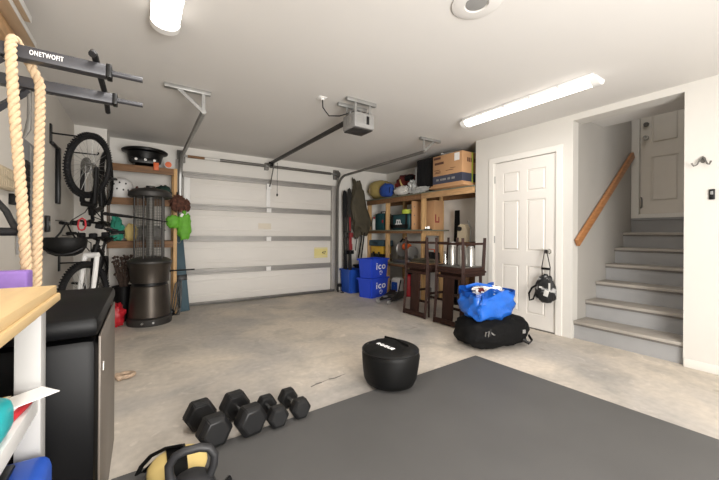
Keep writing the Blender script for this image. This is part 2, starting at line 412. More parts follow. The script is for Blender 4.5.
# ------------------------------------------------------------------ ceiling things
def tube_light(label, x, y0, y1, grp=None):
    r = thing('ceiling_light', label, 'light', (x, (y0+y1)/2, H)); L = (y1-y0)/2
    MB().bb(-.075, .075, -L, L, -.03, -.001, .006).obj('housing', 'white', r)
    d = MB(); n = 10
    prof = [(.076*math.cos(PI+PI*i/n), -.03+.05*math.sin(PI+PI*i/n)) for i in range(n+1)]
    d.prism(prof, 2*L-.10, frame((0, L-.05, 0), (1, 0, 0), (0, 0, 1)))
    d.obj('diffuser', 'light', r)
    for s in (-1, 1):
        e = MB(); prof2 = [(.080*math.cos(PI+PI*i/n), -.03+.056*math.sin(PI+PI*i/n)) for i in range(n+1)]
        e.prism(prof2, .055, frame((0, s*L+(.0275), 0), (1, 0, 0), (0, 0, 1))); e.obj('end_cap', 'white', r)
    for q in (-.6, -.2, .2, .6):
        for sx_ in (-1, 1): MB().bb(sx_*.075-.004, sx_*.075+.004, q*L-.012, q*L+.012, -.045, -.01, .002).obj('clip', 'white', r)
    return r
tube_light('long white strip light on the ceiling over the six panel door', 3.05, 1.15, 2.43)
tube_light('white strip light on the ceiling near the pull up rack', .105, .98, 2.31)
r = thing('ceiling_fixture', 'round white ceiling fixture with a grey recessed centre', 'ceiling fixture', (1.55, 1.17, H))
MB().lathe([(.03, -.001), (.135, -.001), (.135, -.007), (.12, -.012), (.065, -.012), (.06, -.004), (.03, -.004)], n=40).obj('flange', 'ceil', r)
MB().lathe([(.001, -.010), (.055, -.009), (.0595, -.003), (.0595, -.001), (.001, -.001)], n=30).obj('recessed_disc', 'grey', r)
# opener
op = thing('garage_door_opener', 'grey ceiling garage door opener with rail to the door', 'garage door opener', (1.785, 2.73, 2.125))
MB().box((0, 0, .085), (.23, .225, .145), bev=.012).obj('housing', 'grey', op)
MB().box((0, 0, .006), (.21, .205, .012), bev=.004).obj('light_cover', 'bronze_dk', op)
q = MB(); hz = H-2.125-.001
for s_ in (-1, 1):
    for t_ in (-1, 1): q.bb(s_*.085-.012, s_*.085+.012, t_*.08-.003, t_*.08+.003, .155, hz-.03)
q.bb(-.19, .15, -.10, -.065, hz-.034, hz, .002); q.bb(-.19, .15, .065, .10, hz-.034, hz, .002); q.bb(-.11, .11, -.02, .02, .158, .185, .003); q.bb(-.10, -.07, -.08, .08, .17, .19); q.bb(.07, .10, -.08, .08, .17, .19)
q.obj('hanging_bracket', 'steel', op)
for k in range(4): MB().bb(-.117, -.1151, -.09+k*.047, -.062+k*.047, .06, .12).obj('vent', 'steel', op)
for k in range(2): MB().bb(-.09+k*.10, -.02+k*.10, -.1145, -.1127, .06, .12).obj('label_plate', 'steel', op)
MB().bb(.02, .05, -.12, -.1128, .05, .13, .003).obj('cord_clip', 'black', op)
MB().box((0, 1.395, .165), (.034, 2.55, .045), bev=.004).obj('rail', 'bronze_dk', op)
MB().bb(-.02, .02, 2.67, 2.73, .15, .19, .003).bb(-.045, .045, 2.64, 2.66, .15, .18).lathe([(.001, -.02), (.028, -.02), (.028, .02), (.001, .02)], (-.01, 2.60, .12), 16, 'x').obj('door_end_bracket', 'black', op)
MB().tube([(0, 2.52, .14), (0, 2.58, .02), (0, 2.68, -.16), (0, 2.735, -.22)], .010, 8).obj('door_arm', 'steel_dk', op)
MB().tube([(.035, 2.46, .14), (.035, 2.46, -.38)], .0035, 6).lathe([(.001, -.03), (.014, -.025), (.014, .01), (.001, .02)], (.035, 2.46, -.38), 12).obj('release_cord', 'bronze_dk', op)
MB().tube([(-.36, .08, hz-.006), (-.36, .07, .19), (-.30, .06, .12), (-.20, .03, .13), (-.11, .02, .17)], .0055, 8).obj('power_cord', 'black', op)
MB().bb(-.41, -.33, .04, .12, hz-.006, hz, .002).lathe([(.001, -.015), (.018, -.015), (.018, .0), (.001, .0)], (-.36, .08, hz-.006), 14).obj('outlet_plate', 'white', op)

# ------------------------------------------------------------------ right wall things
hr = thing('handrail', 'varnished wooden handrail on the grey stairwell wall', 'handrail', (3.88, 1.6385, 1.02))
a_ = math.atan2(1.19, 1.62)
MB().box((.80, 0, .59), (1.97, .038, .085), rot=(0, -a_, 0), bev=.008).obj('rail', 'oak', hr)
for q in (.12, .75): MB().cyl((q*1.62, .018, q*1.19-.02), (q*1.62, .027, q*1.19-.02), .025, n=16).obj('bracket', 'steel', hr)
hk = thing('coat_hook', 'dark double coat hook on the white wall right of the stairs', 'hook', (XR, .688, 1.72))
MB().lathe([(.001, -.008), (.016, -.007), (.018, 0), (.001, 0)], (0, 0, .02), 16, 'x', sx=1, sy=1.5).obj('back_plate', 'steel_dk', hk)
for s in (-1, 1): MB().tube([(-.006, 0, .045), (-.02, s*.012, .025), (-.03, s*.03, -.02), (-.05, s*.045, -.03), (-.06, s*.056, -.005)], [.006, .006, .0055, .005, .007], 8).obj('prong', 'steel_dk', hk)
ws = thing('wall_remote', 'small black wall device below the coat hook', 'switch', (XR, .634, 1.45))
MB().box((-.008, 0, 0), (.016, .034, .085), bev=.005).obj('case', 'black', ws)
MB().box((-.017, 0, .012), (.004, .016, .028), bev=.0015).obj('button', 'grey', ws)
# bag hanging from the knob
bg = thing('shoulder_bag', 'black and white printed bag hanging from the door knob', 'bag', (3.785, 1.915, .335))
b = MB(); b.lump((0.0, 0, .17), (.10, .25, .32), 2.3, .09, 3, 4, 32)
for v in b.bm.verts:
    k = (v.co.z-.02)/.30; v.co.y *= 1.05-.35*max(0, k)
b.obj('bag_body', 'print_bag', bg)
MB().tube([(-.0, .035, .28), (-.0, .04, .42), (0, .008, .61), (0, -.008, .61), (-.0, -.05, .42), (0, -.045, .28)], .010, 6, r2k=.4).bb(-.012, .006, -.05, .045, .385, .41, .004).obj('strap', 'black', bg)
MB().tube([(-.03, .09, .2), (-.04, .13, .17), (-.04, .165, .10), (-.035, .16, .02), (-.03, .12, .04), (-.03, .10, .1)], .011, 6, r2k=.45).obj('side_strap', 'blackcloth', bg)
MB().box((-.052, -.035, .13), (.006, .05, .07), rot=(R(15), 0, 0), bev=.002).box((-.05, .03, .19), (.006, .03, .02), bev=.002).box((-.045, -.065, .2), (.006, .02, .09), bev=.002).obj('white_patch', 'whitecloth', bg)

# ------------------------------------------------------------------ recess: lumber shelving and what is on it
sh = thing('wooden_shelving', 'open lumber shelving built along the recessed wall on the right', 'shelving', (3.88, 4.25, 0))
def P_(x0, x1, y0, y1, z0, z1): return MB().bb(x0-3.88, x1-3.88, y0-4.25, y1-4.25, z0, z1, .004)
for y in (4.94, 3.98): P_(3.88, 3.965, y-.022, y+.022, 0, 1.79).obj('post', 'lumber_v', sh); P_(4.31, 4.39, y-.022, y+.022, 0, 1.79).obj('post', 'lumber_v', sh)
P_(3.90, 3.98, 5.55, 5.595, 0, 1.79).obj('post', 'lumber_v', sh)
P_(3.845, 4.395, 2.92, 5.59, 1.79, 1.808).obj('shelf_board', 'ply', sh)
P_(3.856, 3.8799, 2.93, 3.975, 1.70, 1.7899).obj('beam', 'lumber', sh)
P_(3.8705, 3.8799, 3.98, 5.58, 1.70, 1.7899).obj('beam', 'lumber_dark', sh)  # left beam darkened, its shade is in the colour
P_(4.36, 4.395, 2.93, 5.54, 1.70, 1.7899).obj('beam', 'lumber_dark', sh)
for z in (1.19, .585):
    P_(3.862, 4.395, 3.84, 5.59, z-.018, z).obj('shelf_board', 'ply', sh)
    P_(3.8705, 3.8799, 3.96, 5.58, z-.065, z-.0181).obj('beam', 'lumber_dark', sh)
    P_(3.97, 4.30, 3.962, 3.998, z-.10, z-.0181).obj('brace', 'lumber', sh)

def lumpy(name, label, cat, c, d, m, p=2.5, amp=.08, fr=3, seed=1, rot=0, sag=0, group=None):
    """a soft thing standing on c (base centre)"""
    r = thing(name, label, cat, c, (0, 0, rot), group)
    MB().lump((0, 0, d[2]/2), d, p, amp, fr, seed, 30, True, 0, sag).obj('fabric', m, r, 60)
    return r
ZT = 1.809
t = lumpy('tent_bag', 'tan nylon tent bag, leftmost on the top lumber shelf', 'bag', (4.00, 5.27, ZT), (.48, .58, .38), 'tan', 2.1, .05, 2.5, 3)
MB().tube([(-.24, .05, .10), (-.235, .06, .2), (-.14, .08, .335), (.0, .09, .385)], .008, 6).obj('seam', 'ragm', t)
t = lumpy('stuff_sack', 'blue nylon stuff sack in front of the tan tent bag', 'bag', (3.815, 4.85, ZT), (.17, .34, .25), 'navy', 2.3, .10, 4, 5)
MB().tube([(-.07, -.19, .16), (-.10, -.21, .12), (-.09, -.205, .05)], .007, 6).obj('drawcord', 'blackcloth', t)
t = lumpy('cloth_bundle', 'maroon patterned cloth bundle on the top shelf by the tent bag', 'bundle', (4.095, 4.555, ZT), (.34, .54, .40), 'maroon', 2.4, .13, 3.5, 8)
MB().tube([(-.19, -.1, .12), (-.20, -.02, .22), (-.16, .06, .30), (-.1, .1, .35)], .016, 6, r2k=.4).obj('strap', 'cream', t)
MB().lump((-.16, -.19, .30), (.10, .2, .10), 2.3, .2, 4, 3).obj('dark_fold', 'blackcloth', t)
lumpy('white_sack', 'crumpled white sack at the foot of the maroon bundle', 'bag', (3.825, 4.43, ZT), (.13, .36, .15), 'whitecloth', 2.3, .16, 4, 12)
c = thing('storage_carton', 'small plain brown carton behind the black case, top shelf', 'box', (4.20, 4.14, ZT))
MB().bb(-.14, .14, -.07, .10, 0, .46, .004).obj('carton', 'card', c); MB().bb(-.1405, -.14, .0, .03, .1, .46).obj('tape_strip', 'beige', c)
c = thing('hard_case', 'tall black ribbed case standing on the top lumber shelf', 'case', (3.94, 3.84, ZT))
b = MB().bb(-.13, .13, -.19, .20, .012, .535, .02)
for k in range(6): b.bb(-.138, -.129, -.15+k*.055, -.125+k*.055, .06, .49, .003)
b.obj('shell', 'blackmatte', c)
MB().bb(-.15, -.135, .195, .205, .14, .42).tube([(-.10, .192, .14), (-.10, .225, .17), (-.10, .225, .38), (-.10, .192, .41)], .010, 8).obj('handle', 'grey', c)
for sx_ in (-1, 1):
    for sy in (-1, 1): MB().cyl((sx_*.09, sy*.15, 0), (sx_*.09, sy*.15, .013), .018, n=12).obj('foot', 'black', c)
f = thing('plastic_film', 'crumpled clear plastic film spilling beside the black case', 'plastic film', (3.805, 4.06, ZT))
MB().lump((.03, .10, .11), (.12, .16, .22), 2.1, .3, 3, 21, 30).lump((-.045, -.17, .03), (.05, .36, .09), 2.1, .3, 3, 23, 30, False).obj('film', 'film', f)
c = thing('flat_carton', 'flattened carton lying under the big printed cardboard box', 'cardboard', (3.93, 3.30, ZT))
MB().bb(-.24, .27, -.32, .33, 0, .018, .003).bb(-.22, .25, -.31, .32, .0182, .04, .003).obj('sheet', 'card', c)
c = thing('cardboard_box', 'large printed brown cardboard box with navy band on top shelf', 'box', (3.93, 3.305, ZT+.042))
MB().bb(-.21, .21, -.275, .275, 0, .445, .004).obj('carton', 'card', c)
MB().bb(-.2115, -.20, -.2752, .2752, .02, .14).bb(-.2112, .2105, -.2765, -.27, .02, .14).obj('printed_band', 'navyprint', c)
q = MB()
for (y0, y1, z0, z1) in ((.12, .26, .39, .425), (.06, .24, .31, .345), (.12, .24, .18, .19), (.12, .22, .20, .208), (.13, .25, .225, .233), (-.12, .02, .2, .208), (-.16, -.06, .225, .232)): q.bb(-.2118, -.209, y0, y1, z0, z1)
for (x0, x1, z0, z1) in ((-.10, .02, .30, .36), (.04, .16, .30, .36)): 
    for k in range(3): q.bb(x0+k*.04, x0+k*.04+.028, -.2768, -.274, z0, z1)
q.obj('print_lines', 'darkprint', c)
MB().bb(-.2122, -.209, -.23, -.14, .32, .43).obj('white_sticker', 'paper', c)
q = MB()
for k, (y, wd) in enumerate(((.18, .05), (.11, .03), (.05, .07), (-.04, .05), (-.12, .06))): q.bb(-.2122, -.209, y-wd/2, y+wd/2, .065, .095)
q.obj('band_marks', 'grey', c)
MB().bb(.0, .025, -.2785, -.2755, 0, .447).bb(.0, .025, -.2785, .277, .4455, .4475).obj('packing_strap', 'tape', c)
MB().lump((-.05, .10, .465), (.22, .30, .06), 2.1, .3, 3, 31).obj('film', 'film', c)
# middle shelf
ZM = 1.1905
def bottle(name, label, loc, r, h, m, capm, cat='bottle'):
    o = thing(name, label, cat, loc)
    MB().lathe([(.001, 0), (r, .003), (r, h*.68), (r*.75, h*.80), (r*.4, h*.86), (r*.4, h*.9), (.001, h*.9)], n=20).obj('bottle_body', m, o)
    MB().lathe([(.001, h*.86), (r*.5, h*.86), (r*.42, h), (.001, h)], n=16).obj('cap', capm, o); return o
bottle('spray_bottle', 'white bottle with a red top beside the dark toolbox', (3.95, 5.42, ZM), .045, .27, 'whitecloth', 'red')
c = thing('tool_box', 'dark teal upright toolbox on the middle shelf by the bottle', 'toolbox', (4.02, 5.21, ZM))
MB().bb(-.10, .10, -.135, .135, 0, .33, .015).bb(-.108, -.095, -.12, .12, .06, .26, .005).obj('case', 'tealcase', c)
MB().tube([(0, -.07, .325), (0, -.07, .37), (0, .07, .37), (0, .07, .325)], .011, 8).obj('handle', 'black', c)
MB().bb(-.117, -.105, -.135, -.10, .14, .20, .003).obj('latch', 'red', c)
c = thing('power_tool_case', 'dark teal tool bag with white emblem under the lime tape', 'tool bag', (4.05, 4.58, ZM))
MB().box((0, 0, .145), (.30, .54, .29), bev=.05, seg=3).obj('case', 'tealcase', c)
MB().bb(-.16, -.145, -.24, .24, .03, .10, .005).bb(-.16, -.147, .17, .22, .02, .28, .004).bb(-.16, -.147, -.22, -.17, .02, .28, .004).obj('webbing', 'black', c)
text_bm(MB(), 'm', .17, frame((-.1525, .02, .16), (0, -1, 0), (0, 0, 1))).bb(-.154, -.150, -.07, .11, .10, .115).obj('emblem', 'text', c, 0)
c = thing('tape_roll', 'roll of lime tape lying on the dark teal tool bag', 'tape', (4.04, 4.48, ZM+.291))
MB().lathe([(.075, 0), (.125, 0), (.125, .075), (.075, .075), (.075, 0.001)], n=32).obj('tape_ring', 'tape', c); MB().lathe([(.066, .002), (.0745, .002), (.0745, .073), (.066, .073), (.066, .003)], n=32).obj('core', 'card', c)
c = thing('upright_carton', 'tall brown carton with a red mark behind the shelf post', 'box', (4.19, 4.07, ZM))
MB().bb(-.10, .11, -.17, .145, 0, .50, .004).obj('carton', 'card', c)
MB().bb(-.08, .02, -.1715, -.1695, .12, .145).bb(-.08, -.055, -.172, -.1695, .146, .26).bb(-.0, .02, -.172, -.1695, .146, .22).obj('red_mark', 'dkred', c)
c = thing('wall_board', 'brown board standing on edge right of the lime tape', 'board', (3.99, 4.235, ZM))
MB().bb(-.10, .15, -.012, .012, 0, .50, .003).obj('board', 'card', c)
for q in (.1, .25, .4): MB().cyl((-.05, -.0121, q), (-.05, -.015, q), .012, n=12).obj('peg', 'steel_dk', c)
c = thing('socket_tray', 'row of small steel sockets on the shelf end, by the upright carton', 'tool tray', (3.93, 3.90, ZM))
MB().bb(-.03, .06, -.05, .05, 0, .015, .003).obj('tray', 'black', c)
for k in range(4): MB().cyl((.0, -.035+k*.024, .015), (.0, -.035+k*.024, .06-.006*k), .010, n=12).obj('socket', 'chrome', c)
# low shelf
ZL = .5855
c = thing('drill_case', 'yellow and black drill case under the flat teal case', 'tool case', (4.03, 5.30, ZL))
MB().bb(-.11, .11, -.20, .20, 0, .13, .015).obj('lower_shell', 'black', c); MB().bb(-.11, .11, -.20, .20, .131, .285, .02).obj('lid', 'yellow', c)
MB().bb(-.122, -.108, -.12, -.06, .09, .17, .004).bb(-.122, -.108, .06, .12, .09, .17, .004).obj('latch', 'black', c)
c = thing('flat_case', 'flat teal case lying on the yellow drill case', 'case', (4.03, 5.30, ZL+.286))
MB().bb(-.13, .13, -.24, .24, 0, .12, .02).obj('shell', 'slate', c); MB().tube([(-.13, -.06, .06), (-.155, -.05, .06), (-.155, .05, .06), (-.13, .06, .06)], .009, 8).obj('handle', 'black', c)
c = thing('miter_saw', 'grey mitre saw with orange motor on the low lumber shelf', 'saw', (3.99, 4.50, ZL))
MB().bb(-.11, .2, -.24, .24, 0, .07, .012).bb(.02, .05, -.26, .26, .071, .15, .004).obj('saw_base', 'steel_dk', c)
MB().lathe([(.001, -.025), (.13, -.025), (.145, -.012), (.145, .012), (.13, .025), (.001, .025)], (.0, .10, .26), 32, 'y').obj('blade_guard', 'steel', c)
MB().cyl((.0, .03, .30), (.0, -.10, .30), .062, .055).obj('motor', 'orange', c)
MB().tube([(.06, -.02, .22), (.0, -.05, .40), (-.09, -.02, .44), (-.11, .02, .38)], .018, 8).obj('handle', 'black', c)
MB().lathe([(.02, -.03), (.11, -.03), (.12, 0), (.11, .03), (.02, .03)], (.01, -.17, .20), 28, 'y').obj('dust_port', 'grey', c)
# floor of the recess
c = thing('printed_sack', 'white paper sack with blue print on the floor behind chairs', 'sack', (3.98, 4.72, 0), (0, 0, R(8)))
MB().lump((0, 0, .15), (.16, .24, .30), 4, .04, 3, 2).obj('sack', 'whitecloth', c); MB().bb(-.082, -.076, -.07, .07, .06, .22).obj('blue_print', 'blue', c)
c = thing('red_canister', 'red canister on the floor under the mitre saw shelf', 'canister', (3.98, 4.40, 0))
MB().lathe([(.001, 0), (.085, .004), (.085, .34), (.06, .38), (.025, .40), (.001, .40)], n=24).obj('tank', 'red', c); MB().bb(-.02, .02, -.05, .03, .40, .43, .004).tube([(0, -.04, .42), (-.03, -.1, .40), (-.05, -.11, .2)], .009, 8).obj('valve', 'black', c)
c = thing('trolley_jack', 'low dark trolley jack on the concrete in front of the blue bins', 'car jack', (3.46, 4.24, 0), (0, 0, R(22)))
MB().prism([(-.30, .03), (.28, .03), (.30, .14), (.12, .15), (-.22, .07)], .014, frame((0, -.085, 0), (1, 0, 0), (0, 0, 1))).prism([(-.30, .03), (.28, .03), (.30, .14), (.12, .15), (-.22, .07)], .014, frame((0, .10, 0), (1, 0, 0), (0, 0, 1))).bb(-.05, .26, -.084, .084, .05, .11, .005).obj('body', 'bronze_dk', c)
for xx in (-.28, .26):
    for s in (-1, 1): MB().cyl((xx, s*.10-.015, .035), (xx, s*.10+.015, .035), .035, n=18).obj('wheel', 'grey', c)
MB().lathe([(.001, .10), (.04, .10), (.05, .115), (.03, .12), (.001, .12)], (-.22, 0, 0), 20).obj('saddle', 'steel', c)
MB().tube([(.24, 0, .12), (.36, .02, .30)], .014, 8).obj('handle', 'black', c)
def tin(label, x, y, r_, h_, m, lm):
    o = thing('paint_tin', label, 'paint tin', (x, y, 0), (0, 0, 0), 'tins on the floor under the low shelf')
    MB().lathe([(.001, 0), (r_, .001), (r_, h_), (r_*1.03, h_), (r_*1.03, h_+.012), (.001, h_+.012)], n=26).obj('can', m, o); MB().lathe([(.001, h_+.0121), (r_*.82, h_+.0121), (r_*.82, h_+.017), (.001, h_+.017)], n=22).obj('lid', lm, o)
tin('white paint tin on the floor under the shelf, beside the red canister', 4.0, 4.22, .085, .20, 'whitecloth', 'steel')
tin('steel paint tin on the floor under the shelf, behind chair legs', 4.08, 4.05, .080, .18, 'steel', 'steel')
tin('dark paint tin by the blue printed sack, under the shelf', 4.09, 4.95, .075, .19, 'slate', 'steel')
c = thing('work_radio', 'black boxy work radio on the low shelf end, behind chairs', 'radio', (4.12, 4.02, ZL))
MB().bb(-.11, .11, -.13, .13, 0, .22, .02).obj('case', 'blackmatte', c); MB().cyl((-.111, -.05, .10), (-.118, -.05, .10), .05, n=22).cyl((-.111, .06, .10), (-.118, .06, .10), .05, n=22).obj('speaker_grille', 'steel_dk', c); MB().tube([(0, -.10, .21), (0, -.10, .27), (0, .10, .27), (0, .10, .21)], .011, 8).obj('handle', 'orange', c)
c = thing('curved_panel', 'tall black curved panel standing by the recessed white wall', 'panel', (4.20, 3.56, 0))
b = MB(); pts = []
b.grid(lambda u, v: (.05*math.sin(PI*v), -.05+.18*u*(1-.45*v)-.05*v*v, 1.50*v), 6, 16)
bmesh.ops.solidify(b.bm, geom=b.bm.faces[:], thickness=.02); b.obj('panel', 'blackmatte', c)
MB().bb(-.10, .08, -.11, .12, 0, .02, .005).obj('foot', 'black', c)
c = thing('tool_stand', 'beige bench tool with a dark knob against the recessed wall', 'tool', (4.20, 3.30, 0))
MB().bb(-.10, .10, -.10, .10, 0, 1.0, .01).obj('pedestal', 'lumber_dark', c)
b = MB(); b.prism([(-.08, 0), (.09, 0), (.09, .19), (.05, .26), (-.02, .275), (-.07, .24), (-.08, .15)], .09, frame((-.06, 0, 1.001), (0, -1, 0), (0, 0, 1))); b.obj('tool_body', 'beige', c)
MB().lathe([(.001, -.03), (.035, -.03), (.035, 0), (.001, 0)], (-.15, .03, 1.20), 20, 'x').obj('knob', 'black', c)
MB().tube([(-.1, -.12, 1.0), (-.1, -.13, 1.22), (-.1, -.08, 1.32)], .012, 8).obj('rod', 'steel', c)

# ------------------------------------------------------------------ chairs
def inverted_chair(label, y):
    r = thing('upturned_chair', label, 'chair', (3.12, y, 0), (0, 0, 0), 'upturned dark wooden chairs')
    for s in (-1, 1):
        MB().tube([(-.045, s*.205, .005), (-.012, s*.205, .35), (0, s*.205, .66), (0, s*.205, .74), (-.012, s*.207, 1.07)], [.022, .025, .027, .027, .022], 4).obj('rear_post', 'wood_dark', r, 20)
        MB().tube([(.37, s*.205, .655), (.375, s*.207, .74), (.395, s*.21, 1.07)], [.026, .026, .022], 4).obj('front_leg', 'wood_dark', r, 20)
        MB().bb(.01, .37, s*.205-.010, s*.205+.010, .985, 1.012, .003).obj('stretcher', 'wood_dark', r)
    MB().bb(-.018, .40, -.235, .235, .643, .668, .008).obj('seat', 'wood_dark', r)
    MB().bb(-.012, .012, -.19, .19, .669, .712, .003).bb(.36, .385, -.19, .19, .669, .712, .003).bb(.012, .36, -.225, -.20, .669, .712, .003).bb(.012, .36, .20, .225, .669, .712, .003).obj('apron', 'wood_dark', r)
    MB().bb(-.016, .006, -.19, .19, .985, 1.012, .003).obj('stretcher', 'wood_dark', r)
    MB().box((-.022, 0, .34), (.014, .17, .53), rot=(0, R(3.2), 0), bev=.004).obj('splat', 'wood_dark', r)
    MB().bb(-.06, -.03, -.205, .205, .012, .075, .006).obj('top_rail', 'wood_dark', r)
    MB().bb(-.018, .006, -.19, .19, .575, .61, .004).obj('lower_rail', 'wood_dark', r)
    return r
def stool(label, y):
    r = thing('wooden_stool', label, 'stool', (3.36, y, 0), (0, 0, 0), 'wooden stools under the upturned chairs')
    MB().bb(-.20, .20, -.19, .19, .60, .642, .010).obj('seat', 'wood_dark', r)
    for sx_ in (-1, 1):
        for sy in (-1, 1): MB().tube([(sx_*.165, sy*.16, .002), (sx_*.155, sy*.15, .60)], [.018, .024], 4).obj('leg', 'wood_dark', r, 20)
        MB().bb(sx_*.16-.011, sx_*.16+.011, -.14, .14, .18, .21, .003).obj('stretcher', 'wood_dark', r)
        MB().bb(-.14, .14, sx_*.152-.011, sx_*.152+.011, .30, .33, .003).obj('stretcher', 'wood_dark', r)
    return r
inverted_chair('upturned dark wooden chair nearer the blue recycling bins', 3.295)
inverted_chair('upturned dark wooden chair nearer the blue carrier bag', 2.72)
stool('dark wooden stool under the upturned chair nearer the bins', 3.295)
stool('dark wooden stool under the upturned chair nearer the carrier bag', 2.72)
def canister(label, x, y, h, r_):
    r = thing('steel_canister', label, 'canister', (x, y, .7125 if True else 0), (0, 0, 0), 'steel canisters in the upturned chair')
    MB().lathe([(.001, 0), (r_, .004), (r_, h*.86), (r_*.9, h*.9), (.001, h*.9)], n=24).obj('can_body', 'canister', r)
    MB().lathe([(.001, h*.9), (r_*.8, h*.9), (r_*.75, h*.97), (r_*.3, h), (.001, h)], n=20).obj('lid', 'steel', r)
tr = tag(MB().bb(3.135, 3.495, 2.515, 2.925, .7122, .7122+.012, .003).obj('serving_tray', 'steel_dk'), 'dark tray lying in the upturned chair, under the steel canisters', 'tray')
for o in ((3.26, 2.80, .30, .05, 'tall steel canister, leftmost of three in the upturned chair'), (3.30, 2.68, .27, .052, 'steel canister standing middle of three in the upturned chair'), (3.33, 2.575, .25, .048, 'short steel canister, rightmost of three in the upturned chair')):
    canister(o[4], o[0], o[1], o[2], o[3])
for o in bpy.data.objects:
    if o.name.startswith('steel_canister'): o.location.z = .7245
c = thing('glass_jug', 'small clear glass jug in the upturned chair, left of the canisters', 'jug', (3.24, 2.895, .7245))
MB().lathe([(.001, 0), (.022, .002), (.026, .04), (.012, .09), (.012, .15), (.018, .17), (.012, .17), (.001, .165)], n=16).obj('jug_body', 'chrome', c)
c = thing('folded_towel', 'folded dark towel lying in the upturned chair nearer the bins', 'towel', (3.30, 3.30, .7122))
MB().bb(-.13, .13, -.16, .16, 0, .03, .012).bb(-.12, .12, -.15, .15, .0302, .055, .012).obj('cloth', 'brownfab', c)
tb = tag(MB().bb(3.14, 3.49, 3.10, 3.49, .7122-.0, .7122+.0008).obj('paper_sheet', 'card'), 'thin card sheet under the folded dark towel', 'sheet')
for o in bpy.data.objects:
    if o.name == 'folded_towel': o.location.z = .7132
# duffel and carrier bag
c = thing('duffel_bag', 'large black duffel bag on the concrete under the blue bag', 'bag', (2.975, 2.035, 0), (0, 0, R(-14)))
b = MB(); b.lump((0, 0, .15), (.76, .43, .305), 3.0, .06, 3, 14, 44)
b.obj('bag_body', 'blackcloth', c, 60)
MB().tube([(-.18, -.20, .10), (-.20, -.205, .20), (-.10, -.15, .285)], .014, 6, r2k=.3).tube([(.20, -.19, .08), (.19, -.19, .2), (.12, -.14, .28)], .014, 6, r2k=.3).tube([(.20, -.2, .08), (.25, -.23, .05), (.32, -.2, .06), (.35, -.13, .09)], .016, 6, r2k=.35).obj('strap', 'black', c)
MB().box((.12, -.195, .2), (.2, .006, .008), rot=(R(-20), R(-8), 0), bev=.002).obj('zip', 'steel', c)
MB().tube([(-.25, -.19, .13), (-.26, -.215, .20), (-.22, -.21, .20), (-.22, -.20, .14)], .006, 6).tube([(-.2, -.19, .2), (-.17, -.215, .17), (-.14, -.2, .16)], .007, 6).obj('buckle', 'steel', c)
MB().bb(.19, .225, -.212, -.206, .145, .18).obj('badge', 'grey', c)
c = thing('carrier_bag', 'bulging glossy blue carrier bag lying on the black duffel', 'bag', (2.865, 2.02, .285), (0, 0, R(-16)))
b = MB(); b.lump((0, 0, .14), (.52, .36, .28), 3.2, .09, 2.6, 17, 44)
for v in b.bm.verts:
    k = v.co.z/.28
    nn = noise.noise(v.co*16)*.022+noise.noise(v.co*34)*.009; v.co += (v.co-Vector((0, 0, .14))).normalized()*nn
    v.co.x *= .95+.08*k; v.co.z += .035*v.co.x/.26*k + (.02*math.sin(v.co.x*22) if k > .8 else 0)
    if abs(v.co.x) < .19 and abs(v.co.y) < .12 and k > .75: v.co.z -= .05
b.obj('bag_body', 'tarp', c, 60)
q = MB()
for s in (-1, 1):
    q.grid(lambda u, v, s=s: (-.23+.44*u, s*(.14+.025*math.sin(u*9)), .22+.06*v+.025*math.sin(u*7+s)*v+.02*u), 16, 3)
q.grid(lambda u, v: (.21+.015*math.sin(u*8), -.14+.28*u, .23+.06*v), 8, 3); q.grid(lambda u, v: (-.23+.015*math.sin(u*8), -.14+.28*u, .22+.05*v), 8, 3)
bmesh.ops.solidify(q.bm, geom=q.bm.faces[:], thickness=.004); q.obj('rim', 'tarp', c)
MB().tube([(-.16, -.14, .27), (-.20, -.19, .2), (-.235, -.20, .12), (-.23, -.19, .06)], .018, 6, r2k=.2).tube([(-.15, .13, .29), (-.08, .05, .33), (.02, -.02, .315), (.06, -.10, .27)], .016, 6, r2k=.25).obj('handle', 'tarp', c)
c2 = lumpy('crumpled_paper', 'white paper and cloth stuffed in the top of the blue bag', 'paper', (2.87, 2.01, .49), (.32, .20, .11), 'paper', 2.2, .2, 3.5, 5, R(-14))
MB().lump((-.10, -.03, .075), (.09, .07, .05), 2.2, .15, 4, 3).lump((.12, .02, .085), (.08, .05, .04), 2.2, .15, 4, 6).obj('brown_scrap', 'maroon', c2)

